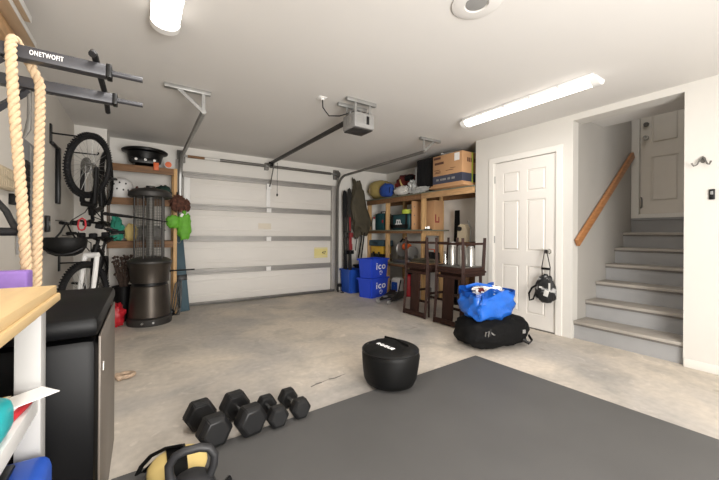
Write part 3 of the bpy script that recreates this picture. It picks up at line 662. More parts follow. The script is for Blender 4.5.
# ------------------------------------------------------------------ recycling bins, skis, hanging bag
def bin_(name, label, loc, rz, w, d, h, m, grp=None, text=True):
    o = thing(name, label, 'bin', loc, (0, 0, rz), grp); b = MB(); k = .90
    def ringv(w_, d_, z): return [b.bm.verts.new((sx_*w_/2, sy*d_/2, z)) for sx_, sy in ((-1, -1), (1, -1), (1, 1), (-1, 1))]
    rs_ = [ringv(w*k, d*k, 0), ringv(w, d, h-.03), ringv(w+.025, d+.025, h-.03), ringv(w+.025, d+.025, h), ringv(w-.012, d-.012, h), ringv(w*k-.012, d*k-.012, .012)]
    for a_, c_ in zip(rs_, rs_[1:]):
        for j in range(4): b.bm.faces.new((a_[j], a_[(j+1) % 4], c_[(j+1) % 4], c_[j]))
    b.bm.faces.new(rs_[0][::-1]); b.bm.faces.new(rs_[-1])
    bmesh.ops.bevel(b.bm, geom=[e for e in b.bm.edges if abs(e.verts[0].co.z-e.verts[1].co.z) > .1], offset=.02, segments=2, affect='EDGES')
    b.obj('tub', m, o, 30)
    if text:
        tilt = (d*(1-k)/2)/(h-.03)
        M = frame((.02, -d/2*(.955+.045*.62)-.0025, h*.60), (1, 0, 0), (0, -tilt, 1))
        text_bm(MB(), 'ico', h*.50, M @ Matrix.Scale(1.3, 4, (1, 0, 0)), .001).obj('lettering', 'text', o, 0)
        q = MB(); M2 = frame((.03, -d/2*.943-.002, h*.26), (1, 0, 0), (0, -tilt, 1))
        for j in range(3):
            a0 = PI/2+j*2*PI/3
            q.tube([M2 @ Vector((.034*math.cos(a0+t_), .034*math.sin(a0+t_), 0)) for t_ in [i*.25 for i in range(7)]], .005, 6)
        q.obj('recycling_mark', 'text', o)
    return o
bin_('recycling_bin', 'lower of the two stacked blue lettered recycling bins', (3.455, 4.76, 0), R(17), .52, .31, .34, 'binblue', 'blue lettered recycling bins')
bin_('recycling_bin', 'upper of the two stacked blue lettered recycling bins', (3.455, 4.76, .342), R(17), .51, .305, .335, 'binblue', 'blue lettered recycling bins')
c = thing('newspaper_pile', 'folded papers lying inside the upper blue recycling bin', 'papers', (3.452, 4.765, .356), (0, 0, R(19)))
for k in range(5): MB().box((random.uniform(-.03, .03), random.uniform(-.02, .02), .03+k*.052), (.28, .17, .05), rot=(0, 0, random.uniform(-.06, .06)), bev=.008).obj('paper', 'whitecloth' if k % 2 else 'paper', c)
bin_('plain_tub', 'plain mid blue tub on the floor holding the ski tails', (3.35, 5.33, 0), 0, .30, .36, .44, 'blue', None, False)
bin_('narrow_tub', 'narrow dark grey tub between the ski tub and blue bins', (3.63, 5.38, 0), 0, .20, .30, .50, 'blackmatte', None, False)
def ski(label, x, y, top, m, rm):
    r = thing('ski', label, 'ski', (x, y, .017), (R(-1.5), 0, 0), 'skis standing in the blue tub')
    b = MB(); pr = [(-.045, 0), (-.04, .3), (-.032, .85), (-.042, 1.5), (-.048, top-.12), (-.03, top-.03), (0, top), (.03, top-.03), (.048, top-.12), (.042, 1.5), (.032, .85), (.04, .3), (.045, 0)]
    b.prism(pr, .014, frame((0, 0, 0), (1, 0, 0), (0, 0, 1))); b.obj('board', m, r)
    bi = MB().bb(-.035, .035, -.055, -.015, .78, .90, .008).bb(-.038, .038, -.075, -.015, 1.02, 1.12, .012).bb(-.03, .03, -.04, -.0145, .90, 1.02, .004).obj('binding', rm, r)
    MB().bb(-.05, .05, -.085, -.03, .70, .775, .01).tube([(-.035, -.05, .74), (-.055, -.06, .72)], .01, 6).obj('heel_piece', 'black', bi)
    MB().bb(-.016, .024, -.0165, -.0142, 1.15, 1.42).obj('graphic_stripe', rm, r)
ski('black ski with dark bindings standing in the plain blue tub', 3.265, 5.42, 1.95, 'blackmatte', 'bronze_dk')
ski('dark ski with red bindings and stripe standing in the blue tub', 3.385, 5.44, 2.0, 'bronze_dk', 'dkred')
c = thing('hanging_bag', 'dark olive canvas bag hanging on the wall beside the skis', 'bag', (3.64, 5.47, 1.13))
b = MB(); b.lump((0, 0, .50), (.42, .17, 1.06), 3.4, .13, 2.6, 9, 40, False)
for v in b.bm.verts:
    k = v.co.z/1.04; v.co.x = v.co.x*(1.05-.80*max(0, k-.15)**1.3-.35*max(0, .15-k))-.17*max(0, k-.3)+.03*math.sin(k*9)
b.obj('bag_body', 'brownfab', c, 60)
MB().tube([(-.02, -.05, .1), (-.0, -.03, -.15), (-.06, -.02, -.5)], .02, 6, r2k=.3).tube([(.08, -.04, .08), (.05, -.03, -.2), (.0, -.02, -.58)], .018, 6, r2k=.3).tube([(-.12, -.03, .2), (-.10, -.03, -.1), (-.13, -.02, -.35)], .012, 6, r2k=.4).obj('strap', 'black', c)
MB().cyl((-.105, .04, 1.02), (-.105, .125, 1.03), .010, n=10).obj('peg', 'steel', c)
c = thing('door_sensor', 'small black safety sensor at the foot of the door track', 'sensor', (3.145, 5.43, 0))
MB().bb(-.03, .03, -.03, .03, .10, .16, .006).obj('case', 'black', c); MB().tube([(0, -.02, .11), (.0, -.05, .04), (.02, -.09, .01), (.0, -.16, .008), (-.05, -.12, .008)], .006, 6).bb(-.036, -.030, -.02, .03, 0, .14).obj('cable', 'blackmatte', c)

# ------------------------------------------------------------------ left corner: shelving, heater, bikes
ls = thing('corner_shelving', 'open wooden shelf unit in the corner left of garage door', 'shelving', (0, 5.37, 0))
for z in (1.985, 1.555, 1.0):
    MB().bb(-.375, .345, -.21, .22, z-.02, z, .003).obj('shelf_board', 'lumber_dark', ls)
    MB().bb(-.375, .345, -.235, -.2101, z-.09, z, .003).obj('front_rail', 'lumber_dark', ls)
for (x, y) in ((.345, -.215), (.345, .19)): MB().bb(x+.001, x+.045, y-.02, y+.02, 0, 1.99, .003).obj('post', 'lumber_v', ls)
for y in (-.15, .15): MB().bb(-.38, -.376, y-.03, y+.03, .9, 1.98).obj('wall_cleat', 'lumber_dark', ls)
c = thing('portable_grill', 'black round portable grill on the top corner shelf', 'grill', (.02, 5.325, 1.986))
MB().lathe([(.001, .03), (.12, .03), (.185, .08), (.20, .15), (.215, .19), (.262, .205), (.268, .225), (.25, .24), (.001, .25)], n=36).obj('bowl', 'black', c)
for k in range(4):
    a = PI/4+k*PI/2; MB().tube([(.15*math.cos(a), .15*math.sin(a), .06), (.19*math.cos(a), .19*math.sin(a), .0065)], .010, 8).obj('leg', 'steel_dk', c)
MB().bb(-.16, .16, -.225, -.17, .03, .10, .01).obj('control_panel', 'black', c)
for xx in (-.10, .0, .10): MB().lathe([(.001, -.03), (.016, -.03), (.02, 0), (.001, 0)], (xx, -.225, .07), 14, 'y').obj('knob', 'chrome', c)
MB().bb(.09, .15, -.24, -.226, -.05, .05, .003).obj('warning_tag', 'orange', c)
c = thing('propane_regulator', 'orange capped hose reel at the right end of the top corner shelf', 'hose reel', (.285, 5.24, 1.986))
MB().lathe([(.001, -.04), (.05, -.04), (.05, -.03), (.03, -.03), (.03, .03), (.05, .03), (.05, .04), (.001, .04)], (0, 0, .06), 20, 'y').obj('reel', 'whitecloth', c); MB().lathe([(.001, -.05), (.038, -.047), (.04, -.0401), (.001, -.0401)], (0, 0, .06), 20, 'y').obj('cap', 'orange', c)
MB().bb(-.03, .03, -.03, .03, 0, .012, .002).obj('foot', 'black', c)
c = thing('sports_helmet', 'white vented helmet on the middle corner shelf', 'helmet', (-.235, 5.28, 1.556))
b = MB(); b.lathe([(.10, .0), (.125, .04), (.135, .11), (.125, .18), (.09, .235), (.04, .262), (.001, .27)], n=28, sy=1.05); b.obj('shell', 'white', c)
for a, z in ((-1.2, .18), (-1.7, .19), (-2.2, .17), (-1.4, .10), (-1.9, .11), (-1.0, .10), (-2.4, .09)):
    MB().lump((.132*math.cos(a), .138*math.sin(a), z), (.02, .02, .025), 2, 0, 1, 1, 10, False).obj('vent_hole', 'black', c)
lumpy('mask_bag', 'pale yellow pouch under the white helmet on the corner shelf', 'pouch', (-.13, 5.19, 1.0005), (.14, .08, .22), 'cream', 2.4, .12, 3, 2)
lumpy('camp_bag', 'dark blue camp bag on the middle corner shelf behind heater', 'bag', (.045, 5.36, 1.556), (.15, .30, .17), 'slate', 2.4, .12, 3, 6)
lumpy('green_sack', 'dark green sack on the middle corner shelf, by the post', 'bag', (.235, 5.35, 1.556), (.20, .32, .21), 'dgreen', 2.3, .14, 3, 7)
lumpy('purple_pouch', 'dark red pouch between the white helmet and blue camp bag', 'pouch', (-.068, 5.22, 1.556), (.045, .12, .16), 'maroon', 2.4, .1, 3, 9)
lumpy('teal_cloth', 'teal cloth draped at the left end of the lower corner shelf', 'cloth', (-.285, 5.21, 1.0005), (.13, .12, .30), 'tealcloth', 2.2, .25, 3, 15)
lumpy('grey_bundle', 'grey bundle on the lower corner shelf behind the heater', 'bundle', (.07, 5.38, 1.0005), (.34, .28, .20), 'grey', 2.5, .15, 3, 25)
# patio heater
h = thing('patio_heater', 'bronze patio heater with a wide round hood', 'heater', (.075, 4.80, 0))
MB().lathe([(.001, 0), (.235, .0), (.24, .02), (.24, .075), (.22, .09), (.001, .09)], n=40).obj('foot_ring', 'bronze_dk', h)
MB().lathe([(.19, .0905), (.228, .10), (.222, .18), (.208, .32), (.200, .46), (.19, .47)], n=40).obj('lower_drum', 'bronze', h)
MB().lathe([(.17, .465), (.188, .466), (.188, .505), (.17, .506)], n=40).obj('vent_ring', 'black', h)
MB().lathe([(.19, .507), (.205, .51), (.205, .56), (.215, .66), (.235, .735), (.23, .745)], n=40).obj('upper_drum', 'bronze', h)
MB().lathe([(.001, .741), (.238, .742), (.235, .765), (.18, .80), (.09, .825), (.04, .83), (.001, .83)], n=40).obj('dome', 'bronze_dk', h)
for k in range(5):
    a = k*2*PI/5+.5; MB().cyl((.165*math.cos(a), .165*math.sin(a), .80), (.165*math.cos(a), .165*math.sin(a), 1.545), .011, n=10).obj('pole', 'bronze_dk', h)
MB().cyl((0, 0, .825), (0, 0, 1.545), .035, n=20).obj('glass_tube', 'steel_dk', h)
g = MB()
for k in range(24):
    a = k*2*PI/24; g.cyl((.14*math.cos(a), .14*math.sin(a), .80), (.14*math.cos(a), .14*math.sin(a), 1.54), .0022, n=4)
for k in range(22):
    z = .83+k*.033; g.tube([(.14*math.cos(t), .14*math.sin(t), z) for t in [i*2*PI/24 for i in range(24)]], .002, 4, closed=True)
g.obj('guard_mesh', 'mesh', h)
MB().lathe([(.001, 1.545), (.228, 1.546), (.233, 1.56), (.228, 1.60), (.19, 1.635), (.09, 1.655), (.05, 1.66), (.05, 1.685), (.001, 1.69)], n=44).obj('hood', 'bronze_dk', h)
for a in (-1.9, -1.45): MB().cyl((.24*math.cos(a), .24*math.sin(a), .045), (.258*math.cos(a), .258*math.sin(a), .045), .012, n=12).obj('bolt', 'steel', h)

# things hung on the shelf post
c = thing('work_glove', 'lime green cloth hanging below the brown scarf', 'cloth', (.44, 5.08, 1.03))
b = MB(); b.lump((.03, 0, .17), (.17, .08, .34), 2.4, .16, 3, 3, 30, False).lump((-.10, .0, .23), (.17, .08, .17), 2.3, .16, 3, 5, 26, False).lump((.03, -.01, .36), (.05, .05, .06), 2.3, .1, 3, 5, 16, False); b.obj('fabric', 'lime', c, 60)
MB().box((.0, -.035, .32), (.03, .012, .05), rot=(0, R(30), 0), bev=.003).obj('label_tag', 'paper', c)
c = thing('tufted_scarf', 'dark brown tufted scarf hanging on the shelf post', 'scarf', (.42, 5.07, 1.40))
b = MB(); b.lump((-.03, 0, .11), (.17, .09, .20), 2.2, .25, 6, 11, 34, False).lump((.07, .01, .09), (.10, .08, .16), 2.2, .25, 6, 13, 28, False); b.obj('fabric', 'brownpat', c, 60)
MB().tube([(-.02, .02, .2), (-.035, .04, .26), (-.03, .055, .24)], .008, 6).obj('hanging_loop', 'blackcloth', c)
c = thing('slate_board', 'long slate blue board leaning against the garage door', 'board', (.50, 5.20, 0.0), (R(-9.5), R(-4), 0))
MB().bb(-.06, .06, .0, .025, .006, 1.10, .006).obj('plank', 'slate', c)
MB().tube([(-.03, -.002, 1.02), (-.02, -.004, .99), (0, -.004, .975), (.02, -.004, .99), (.03, -.002, 1.02)], .004, 6).obj('cord_loop', 'grey', c)
MB().bb(-.064, .064, -.004, .029, .44, .52, .003).obj('strap', 'black', c)
c = thing('trekking_pole', 'thin black pole lying across the slate board and shelf post', 'pole', (.30, 5.055, .60), (0, 0, 0))
MB().tube([(-.02, 0, .0), (.30, .0, .005)], .010, 8).obj('shaft', 'black', c); MB().lump((-.02, 0, 0), (.09, .04, .04), 2.4, .05, 2, 1, 14, False).obj('grip', 'blackmatte', c)
c = thing('extension_cable', 'looped black cable on the floor by the slate board', 'cable', (.37, 5.04, 0))
for s in range(3):
    MB().tube([(.02*s-.05, .0, .02+.006*s), (-.04+.03*s, .01, .18), (.0+.025*s, .02, .42), (.03+.02*s, .02, .46), (.05+.01*s, .0, .3), (.06, -.01, .1), (.0+.02*s, -.03, .012), (-.05+.02*s, -.02, .015)], .007, 6, closed=True).obj('loop', 'black', c)
MB().lump((-.06, -.02, .045), (.10, .07, .09), 2.5, .1, 3, 1).obj('plug_block', 'black', c)
c = thing('fishing_rod', 'long thin black rod crossing in front of the patio heater', 'rod', (-.20, 3.92, 1.285))
MB().tube([(-.10, -.06, .0), (.10, .18, -.015)], [.017, .014], 8).obj('handle', 'blackmatte', c); MB().tube([(.10, .18, -.015), (.44, .58, -.045)], [.010, .006], 8).obj('blank', 'black', c)
lumpy('red_bag', 'shiny red bag on the concrete left of the patio heater', 'bag', (-.275, 4.78, 0), (.20, .22, .27), 'red', 2.4, .16, 3, 4)
c = thing('potted_stems', 'bunch of dried brown stems in a black pot behind bikes', 'plant', (-.205, 5.08, 0))
MB().lathe([(.001, 0), (.085, .003), (.115, .42), (.12, .44), (.105, .44), (.10, .41), (.001, .40)], n=26).obj('pot', 'black', c)
b = MB(); random.seed(3)
for k in range(70):
    a = random.uniform(0, 2*PI); rr = random.uniform(.03, .13); z = random.uniform(.58, .82)
    p1 = (rr*math.cos(a)*.6, rr*math.sin(a)*.5, (.4+z)/2); p2 = (rr*math.cos(a), rr*math.sin(a)*.8, z)
    b.tube([(.03*math.cos(a), .03*math.sin(a), .40), p1, p2], [.004, .004, .003], 4)
    b.lump(p2, (.035, .035, .03), 2, .2, 4, k, 6, False)
b.obj('stems', 'tuft', c)

# ---- bicycles: forward is local -y, origin on the ground under the front axle
def wheel(par, name, c, Rw, M=None):
    def fin(b): return b.xf(M) if M else b
    T = MB(); n = 40
    T.tube([Vector(c)+Vector((0, Rw*math.cos(2*PI*i/n)*.93, Rw*math.sin(2*PI*i/n)*.93)) for i in range(n)], Rw*.075, 10, closed=True)
    for i in range(72):
        a = 2*PI*i/72
        for s in (-1, 1): T.box(Vector(c)+Vector((s*.012, Rw*math.cos(a)*.998, Rw*math.sin(a)*.998)), (.016, .010, .010), rot=(a, 0, 0))
    o = fin(T).obj(name, 'blackmatte', par)
    fin(MB().tube([Vector(c)+Vector((0, Rw*math.cos(2*PI*i/n)*.84, Rw*math.sin(2*PI*i/n)*.84)) for i in range(n)], .010, 6, closed=True)).obj('rim', 'black', o)
    S = MB()
    for i in range(28):
        a = 2*PI*i/28; s = 1 if i % 2 else -1
        S.tube([Vector(c)+Vector((s*.025, .02*math.cos(a+1.2), .02*math.sin(a+1.2))), Vector(c)+Vector((0, Rw*.84*math.cos(a), Rw*.84*math.sin(a)))], .0016, 4)
    fin(S).obj('spokes', 'steel', o)
    fin(MB().cyl(Vector(c)+Vector((-.05, 0, 0)), Vector(c)+Vector((.05, 0, 0)), .018, n=14).lathe([(.02, .03), (.075, .03), (.075, .033), (.02, .033), (.02, .031)], c, 28, 'x')).obj('hub', 'steel_dk', o)
    return o
def bike(label, loc, rot, Rw, wb, fork_m, frame_m, stay_m, steer, flip=False):
    r = thing('bicycle', label, 'bicycle', loc, rot)
    z0 = Rw
    head0 = Vector((0, .13, z0+Rw+.07)); head1 = Vector((0, .165, z0+Rw+.15)); bb_ = Vector((0, wb*.58, z0-.03)); st_ = Vector((0, wb*.70, z0+.40)); ra = Vector((0, wb, z0))
    ax = (head1-head0).normalized(); M = Matrix.Translation(head0) @ Matrix.Rotation(steer, 4, ax) @ Matrix.Translation(-head0)
    wheel(r, 'front_wheel', (0, 0, z0), Rw, M); wheel(r, 'rear_wheel', ra, Rw)
    f = MB()
    for s in (-1, 1): f.tube([(s*.058, 0, z0), (s*.058, .04, z0+Rw*.55), (s*.055, .075, z0+Rw+.03), (s*.03, .10, z0+Rw+.06)], [.017, .021, .022, .020], 8)
    f.cyl((-.06, .09, z0+Rw+.055), (.06, .09, z0+Rw+.055), .027, n=12).cyl(head0-ax*.04, head0+ax*.01, .02, n=12)
    f.xf(M).obj('fork', fork_m, r)
    F = MB(); F.cyl(head0, head1, .030, n=14); F.cyl(head1-ax*.02, st_-Vector((0, 0, .04)), .024, n=12); F.cyl(head0+ax*.02, bb_, .031, n=12); F.cyl(bb_, st_, .021, n=12); F.cyl(bb_-Vector((.04, 0, 0)), bb_+Vector((.04, 0, 0)), .024, n=14)
    F.obj('frame', frame_m, r)
    G = MB()
    for s in (-1, 1):
        G.tube([bb_+Vector((s*.03, .03, 0)), ra+Vector((s*.062, -.12, 0)), ra+Vector((s*.062, 0, 0))], .010, 8); G.tube([st_+Vector((s*.02, .01, -.06)), ra+Vector((s*.06, -.14, .21)), ra+Vector((s*.062, 0, 0))], .009, 8)
    G.obj('rear_stays', stay_m, r)
    hb = head1+ax*.06; Bq = MB()
    Bq.cyl(head1, hb, .016, n=10).cyl(hb, hb+Vector((0, -.06, .015)), .015, n=10)
    c0 = hb+Vector((0, -.06, .02)); Bq.tube([c0+Vector((-.255, .03, .05)), c0+Vector((-.16, .0, .045)), c0+Vector((-.08, 0, 0)), c0+Vector((.08, 0, 0)), c0+Vector((.16, .0, .045)), c0+Vector((.255, .03, .05))], .012, 10)
    ho = Bq.xf(M).obj('handlebar', 'black', r)
    for s in (-1, 1):
        MB().cyl(c0+Vector((s*.17, .003, .046)), c0+Vector((s*.26, .031, .05)), .017, n=12).xf(M).obj('grip', 'blackmatte', ho)
        MB().tube([c0+Vector((s*.15, -.01, .04)), c0+Vector((s*.18, -.05, .02)), c0+Vector((s*.25, -.05, .03))], .006, 6).xf(M).obj('brake_lever', 'steel_dk', ho)
    K = MB()
    for s, q in ((-1, .05), (1, .09), (-1, .13)):
        K.tube([c0+Vector((s*.15, -.02, .035)), c0+Vector((s*.12, -.10-q*.3, -.01)), c0+Vector((s*.03, -.09, -q)), head0.lerp(head1, .3)+Vector((s*.03, -.01, 0)), head0+Vector((s*.025, .15, -.06))], .0045, 6)
    K.obj('cable', 'black', ho)
    MB().box(c0+Vector((0, -.015, .02)), (.06, .05, .05), bev=.012).xf(M).obj('stem_light', 'blackmatte', ho)
    for s in (-1, 1): MB().box(c0+Vector((s*.11, -.01, .03)), (.06, .05, .045), bev=.01).xf(M).obj('shifter', 'blackmatte', ho)
    sd = st_+Vector((0, .025, .13)); MB().cyl(st_-Vector((0, .0, .02)), sd-Vector((0, 0, .02)), .014, n=10).obj('seatpost', 'black', r)
    b = MB(); b.lump(sd, (.15, .27, .06), 2.3, .02, 2, 1, 24, False)
    for v in b.bm.verts:
        k = (v.co.y-sd.y)/.135; v.co.x *= .30+.70*(k+1)/2 if k < .4 else 1; v.co.z += .02*k*k
    b.obj('saddle', 'vinyl', r)
    ck = MB().lathe([(.03, .05), (.085, .05), (.085, .054), (.03, .054), (.03, .051)], bb_, 30, 'x').obj('chainring', 'steel_dk', r)
    for s in (-1, 1):
        e = bb_+Vector((s*.07, s*.12, -s*.09)); MB().tube([bb_+Vector((s*.06, 0, 0)), e], .011, 8).obj('crank', 'black', ck)
        MB().box(e+Vector((s*.055, 0, 0)), (.085, .07, .02), bev=.006).obj('pedal', 'black', ck)
    return r
bike('dark mountain bike hung upside down with both wheels up high', (-.435, 4.00, 2.045), (0, PI, R(-5)), .305, .86, 'black', 'black', 'black', R(22))
bike('black bike with white fork hung low beside the bin', (-.515, 3.98, .19), (0, R(9), R(-3)), .325, .86, 'white', 'black', 'black', R(-26))
def bike_hook(label, x, y, z, ln, plate=0):
    c = thing('bike_hook', label, 'hook', (XL, y, z), (0, 0, 0), 'bike hooks on the left wall')
    MB().bb(0, .012, -.03, .03, -.08, .08, .003).obj('wall_plate', 'black', c)
    MB().tube([(.01, 0, 0), (ln, 0, 0), (ln+.012, 0, .012), (ln+.012, 0, .03)], .008, 8).obj('arm', 'black', c)
    if plate: MB().bb(.001, .035, .20, .27, -.62, -.08, .008).bb(.0, .03, -.03, .235, -.1, -.08, .003).obj('mounting_plate', 'black', c)
bike_hook('black wall hook carrying the front wheel of the upper bike', 0, 3.98, 2.0, .235, 1)
bike_hook('black wall hook carrying the rear wheel of the upper bike', 0, 4.80, 2.0, .255)
bike_hook('black wall hook carrying the low bike by its frame', 0, 4.36, .80, .27)
# helmet hanging by its straps from the upper handlebar
c = thing('bike_helmet', 'black bicycle helmet hanging by its straps from the handlebar', 'helmet', (-.545, 3.665, .905))
b = MB()
b.lathe([(.001, 0), (.05, .004), (.09, .03), (.112, .08), (.118, .135), (.108, .16), (.10, .14), (.001, .07)], n=32, sx=1.25, sy=.95)
b.obj('shell', 'vinyl', c)
for k in range(5):
    y = -.07+k*.035; MB().tube([(-.12, y*1.0-.03, .07), (-.06, y-.045, .035), (.0, y-.05, .022), (.06, y-.045, .035), (.12, y-.03, .07)], .007, 6).obj('vent_rib', 'black', c)
MB().tube([(-.10, 0, .10), (-.04, .05, .20), (-.01, .10, .29)], .008, 6, r2k=.4).tube([(.10, 0, .10), (.03, .05, .20), (-.01, .10, .29)], .008, 6, r2k=.4).obj('chin_strap', 'black', c)
c = thing('carabiner', 'red carabiner clip hanging below the upper handlebar', 'carabiner', (-.455, 3.80, 1.135))
MB().tube([(-.02, 0, .0), (-.028, 0, .03), (-.02, 0, .085), (0, 0, .10), (.022, 0, .085), (.026, 0, .03), (.015, 0, .0), (0, 0, -.008)], .007, 8, closed=True).obj('ring', 'red', c)

# ------------------------------------------------------------------ left wall things
pb = thing('electrical_panel', 'grey electrical panel on the left wall behind the rope', 'electrical panel', (XL, 3.20, 1.14))
MB().bb(0, .030, -.14, .14, 0, .60, .004).obj('cabinet', 'panelg', pb)
MB().bb(.0301, .036, -.10, .0, .05, .46, .002).obj('breaker_strip', 'black', pb)
MB().bb(.0301, .034, .01, .135, .02, .58, .002).obj('cover_plate', 'grey', pb)
for k in range(9): MB().bb(.0361, .041, -.08, -.02, .06+k*.043, .09+k*.043, .001).obj('breaker', 'blackmatte', pb)
c = thing('wall_vent', 'beige slotted box on the left wall by the rope', 'wall box', (XL, 2.80, 1.36))
b = MB().bb(.001, .03, -.20, .10, 0, .13, .004)
for k in range(9):
    for j in range(2): b.bb(.0301, .032, -.18+k*.03, -.165+k*.03, .015+j*.055, .06+j*.055, .0008)
b.obj('housing', 'beige', c)
c = thing('cable_adapter', 'black plug and cable below the beige slotted box', 'adapter', (XL, 2.93, 1.16))
MB().bb(0, .05, -.03, .03, .12, .19, .005).obj('plug', 'black', c); MB().tube([(.03, 0, .12), (.04, .01, .02), (.02, .06, .0), (.012, .09, -.04), (.012, .10, -.20)], .006, 6).obj('cable', 'grey', c)
MB().lump((.03, .10, .02), (.03, .06, .03), 2.5, 0, 1, 1, 12, False).obj('green_connector', 'lime', c)
c = thing('wall_switch', 'small black switch box on the left wall past the panel', 'switch', (XL, 3.82, 1.17))
MB().bb(.001, .03, -.035, .035, -.06, .08, .005).obj('box', 'black', c); MB().bb(.0301, .036, -.012, .012, -.01, .03, .002).obj('rocker', 'grey', c)
# overhead boards
c = thing('overhead_planks', 'pale wooden planks fixed high on the left wall, above rack', 'planks', (XL, 1.4, 2.27))
MB().bb(0, .165, -1.6, 1.17, .02, .055, .003).obj('upper_plank', 'paleply', c); MB().bb(.1651, .169, -1.6, 1.17, .02, .056, .001).obj('upper_lit_edge', 'white', c)  # white edge strips paint in the light caught by the plank fronts
MB().bb(0, .135, -1.6, 1.42, -.012, .0195, .003).obj('lower_plank', 'paleply', c); MB().bb(.1351, .139, -1.6, 1.42, -.012, .0196, .001).obj('lower_lit_edge', 'white', c)
MB().bb(0, .075, -1.6, 1.30, -.10, -.0125, .003).obj('wall_cleat', 'lumber', c)
# pull up rack
pr = thing('pull_up_rack', 'black wall mounted pull up bar with two lettered arms', 'pull up bar', (XL, 1.95, 1.80))
for y in (-.17, .18):
    MB().bb(.001, .035, y-.03, y+.03, -.28, .12, .004).obj('wall_upright', 'armm', pr)
    ar = MB().bb(.036, .565, y-.025, y+.025, -.025, .025, .004).obj('arm', 'armm', pr)
    MB().tube([(.03, y, -.26), (.25, y, -.03)], .016, 4).obj('brace', 'armm', pr)
    MB().bb(.5651, .585, y-.028, y+.028, -.028, .028, .003).obj('end_plate', 'black', pr)
    MB().cyl((.585, y, 0), (.695, y, 0), .0125, n=14).obj('end_bar', 'armm', pr)
    if y < 0: text_bm(MB(), 'ONETWOFIT', .026, frame((.380, y-.0252, .002), (1, 0, 0), (0, 0, 1)) @ Matrix.Scale(.60, 4, (1, 0, 0)), .0004).obj('lettering', 'text', ar, 0)
MB().tube([(.529, -.295, .010), (.53, -.275, .026), (.53, -.24, .037), (.53, -.17, .038), (.53, 0, .036), (.53, .18, .038), (.53, .25, .036), (.53, .33, .014), (.53, .385, -.01)], .0125, 10).obj('grip_bar', 'blackmatte', pr)
MB().cyl((.01, -.14, -.24), (.01, .15, -.24), .015, n=10).obj('cross_tie', 'armm', pr)
# climbing rope draped over the near arm
def twisted(path, r, turns, name, par, m, steps):
    path = [Vector(p) for p in path]; seg = [(b-a).length for a, b in zip(path, path[1:])]; tot = sum(seg)
    def at(t):
        d = t*tot
        for k, s in enumerate(seg):
            if d <= s or k == len(seg)-1: return path[k].lerp(path[k+1], d/s), (path[k+1]-path[k]).normalized()
            d -= s
    # smooth path
    sm = [at(i/steps)[0] for i in range(steps+1)]
    for _ in range(6): sm = [sm[0]]+[(sm[i-1]+sm[i]*2+sm[i+1])/4 for i in range(1, steps)]+[sm[-1]]
    b = MB()
    for k in range(3):
        pts = []; up = Vector((0, 1, 0))
        for i, p in enumerate(sm):
            t = (sm[min(i+1, steps)]-sm[max(i-1, 0)]).normalized(); up = (up-t*up.dot(t)).normalized(); w_ = t.cross(up)
            a = 2*PI*(k/3+turns*i/steps); pts.append(p+(up*math.cos(a)+w_*math.sin(a))*r*.5)
        b.tube(pts, r*.56, 7)
    return b.obj(name, m, par, 80)
c = thing('climbing_rope', 'thick pale hemp rope draped over the near lettered arm', 'rope', (-.40, 1.78, .85))
W = lambda x, y, z: (x+.40, y-1.78, z-.85)
twisted([W(-.363, 1.72, .92), W(-.378, 1.715, 1.23), W(-.400, 1.715, 1.56), W(-.412, 1.722, 1.79), W(-.415, 1.75, 1.840), W(-.413, 1.785, 1.848), W(-.410, 1.815, 1.838), W(-.39, 1.838, 1.80), W(-.355, 1.84, 1.72), W(-.353, 1.835, 1.6), W(-.357, 1.83, 1.24), W(-.358, 1.825, .90), W(-.360, 1.805, .862), W(-.362, 1.775, .846), W(-.363, 1.745, .862), W(-.363, 1.722, .90)], .0165, 27, 'rope_strands', c, 'rope', 420)
c = thing('pry_bar', 'flat steel pry bar hanging from the far rack arm', 'pry bar', (-.455, 2.13, 1.54))
MB().tube([(-.012, 0, .0), (.004, 0, .05), (.008, 0, .10), (.008, 0, .232)], [.004, .012, .008, .008], 8, r2k=.6).obj('bar', 'steel_dk', c)
c = thing('suspension_handle', 'black triangular exercise handle hanging on the left wall', 'exercise handle', (-.475, 1.80, 1.10))
MB().cyl((-.075, -.0, .01), (.065, 0, .01), .016, n=14).obj('grip', 'blackmatte', c)
MB().tube([(.065, 0, .01), (.035, 0, .09), (-.02, 0, .17), (-.035, 0, .20), (-.06, 0, .13), (-.085, 0, .06), (-.075, 0, .01)], .011, 6, r2k=.5).tube([(-.035, 0, .19), (-.05, 0, .35), (-.06, .0, .66)], .014, 6, r2k=.4).obj('webbing', 'black', c)
MB().lump((-.045, 0, .40), (.06, .05, .18), 2.4, .05, 2, 2, 16, False).obj('buckle', 'black', c)
MB().tube([(-.06, 0, .655), (-.075, -.01, .70), (-.10, -.01, .665)], .008, 6).obj('hook', 'steel_dk', c)

# ------------------------------------------------------------------ workbench and what is on it
wb = thing('workbench', 'white workbench with a doubled pale wooden top', 'workbench', (-.45, .2, 0))
V = lambda x0, x1, y0, y1, z0, z1, bv=.002: MB().bb(x0+.45, x1+.45, y0-.2, y1-.2, z0, z1, bv)
V(-.698, -.216, -1.0, 1.325, .926, .95, .002).obj('worktop', 'benchtop', wb)
V(-.698, -.209, -1.0, 1.338, .902, .9255, .004).obj('under_board', 'benchtop', wb)
V(-.292, -.238, 1.262, 1.318, 0, .9015).obj('leg', 'leg_shaded', wb); V(-.69, -.64, 1.262, 1.318, 0, .9015).obj('leg', 'white', wb)
V(-.292, -.238, -.95, -.89, 0, .9015).obj('leg', 'white', wb); V(-.69, -.64, -.95, -.89, 0, .9015).obj('leg', 'white', wb)
V(-.69, -.243, -.95, 1.2615, .605, .65).obj('shelf', 'white', wb); V(-.69, -.243, -.95, 1.2615, .28, .31).obj('shelf', 'white', wb)
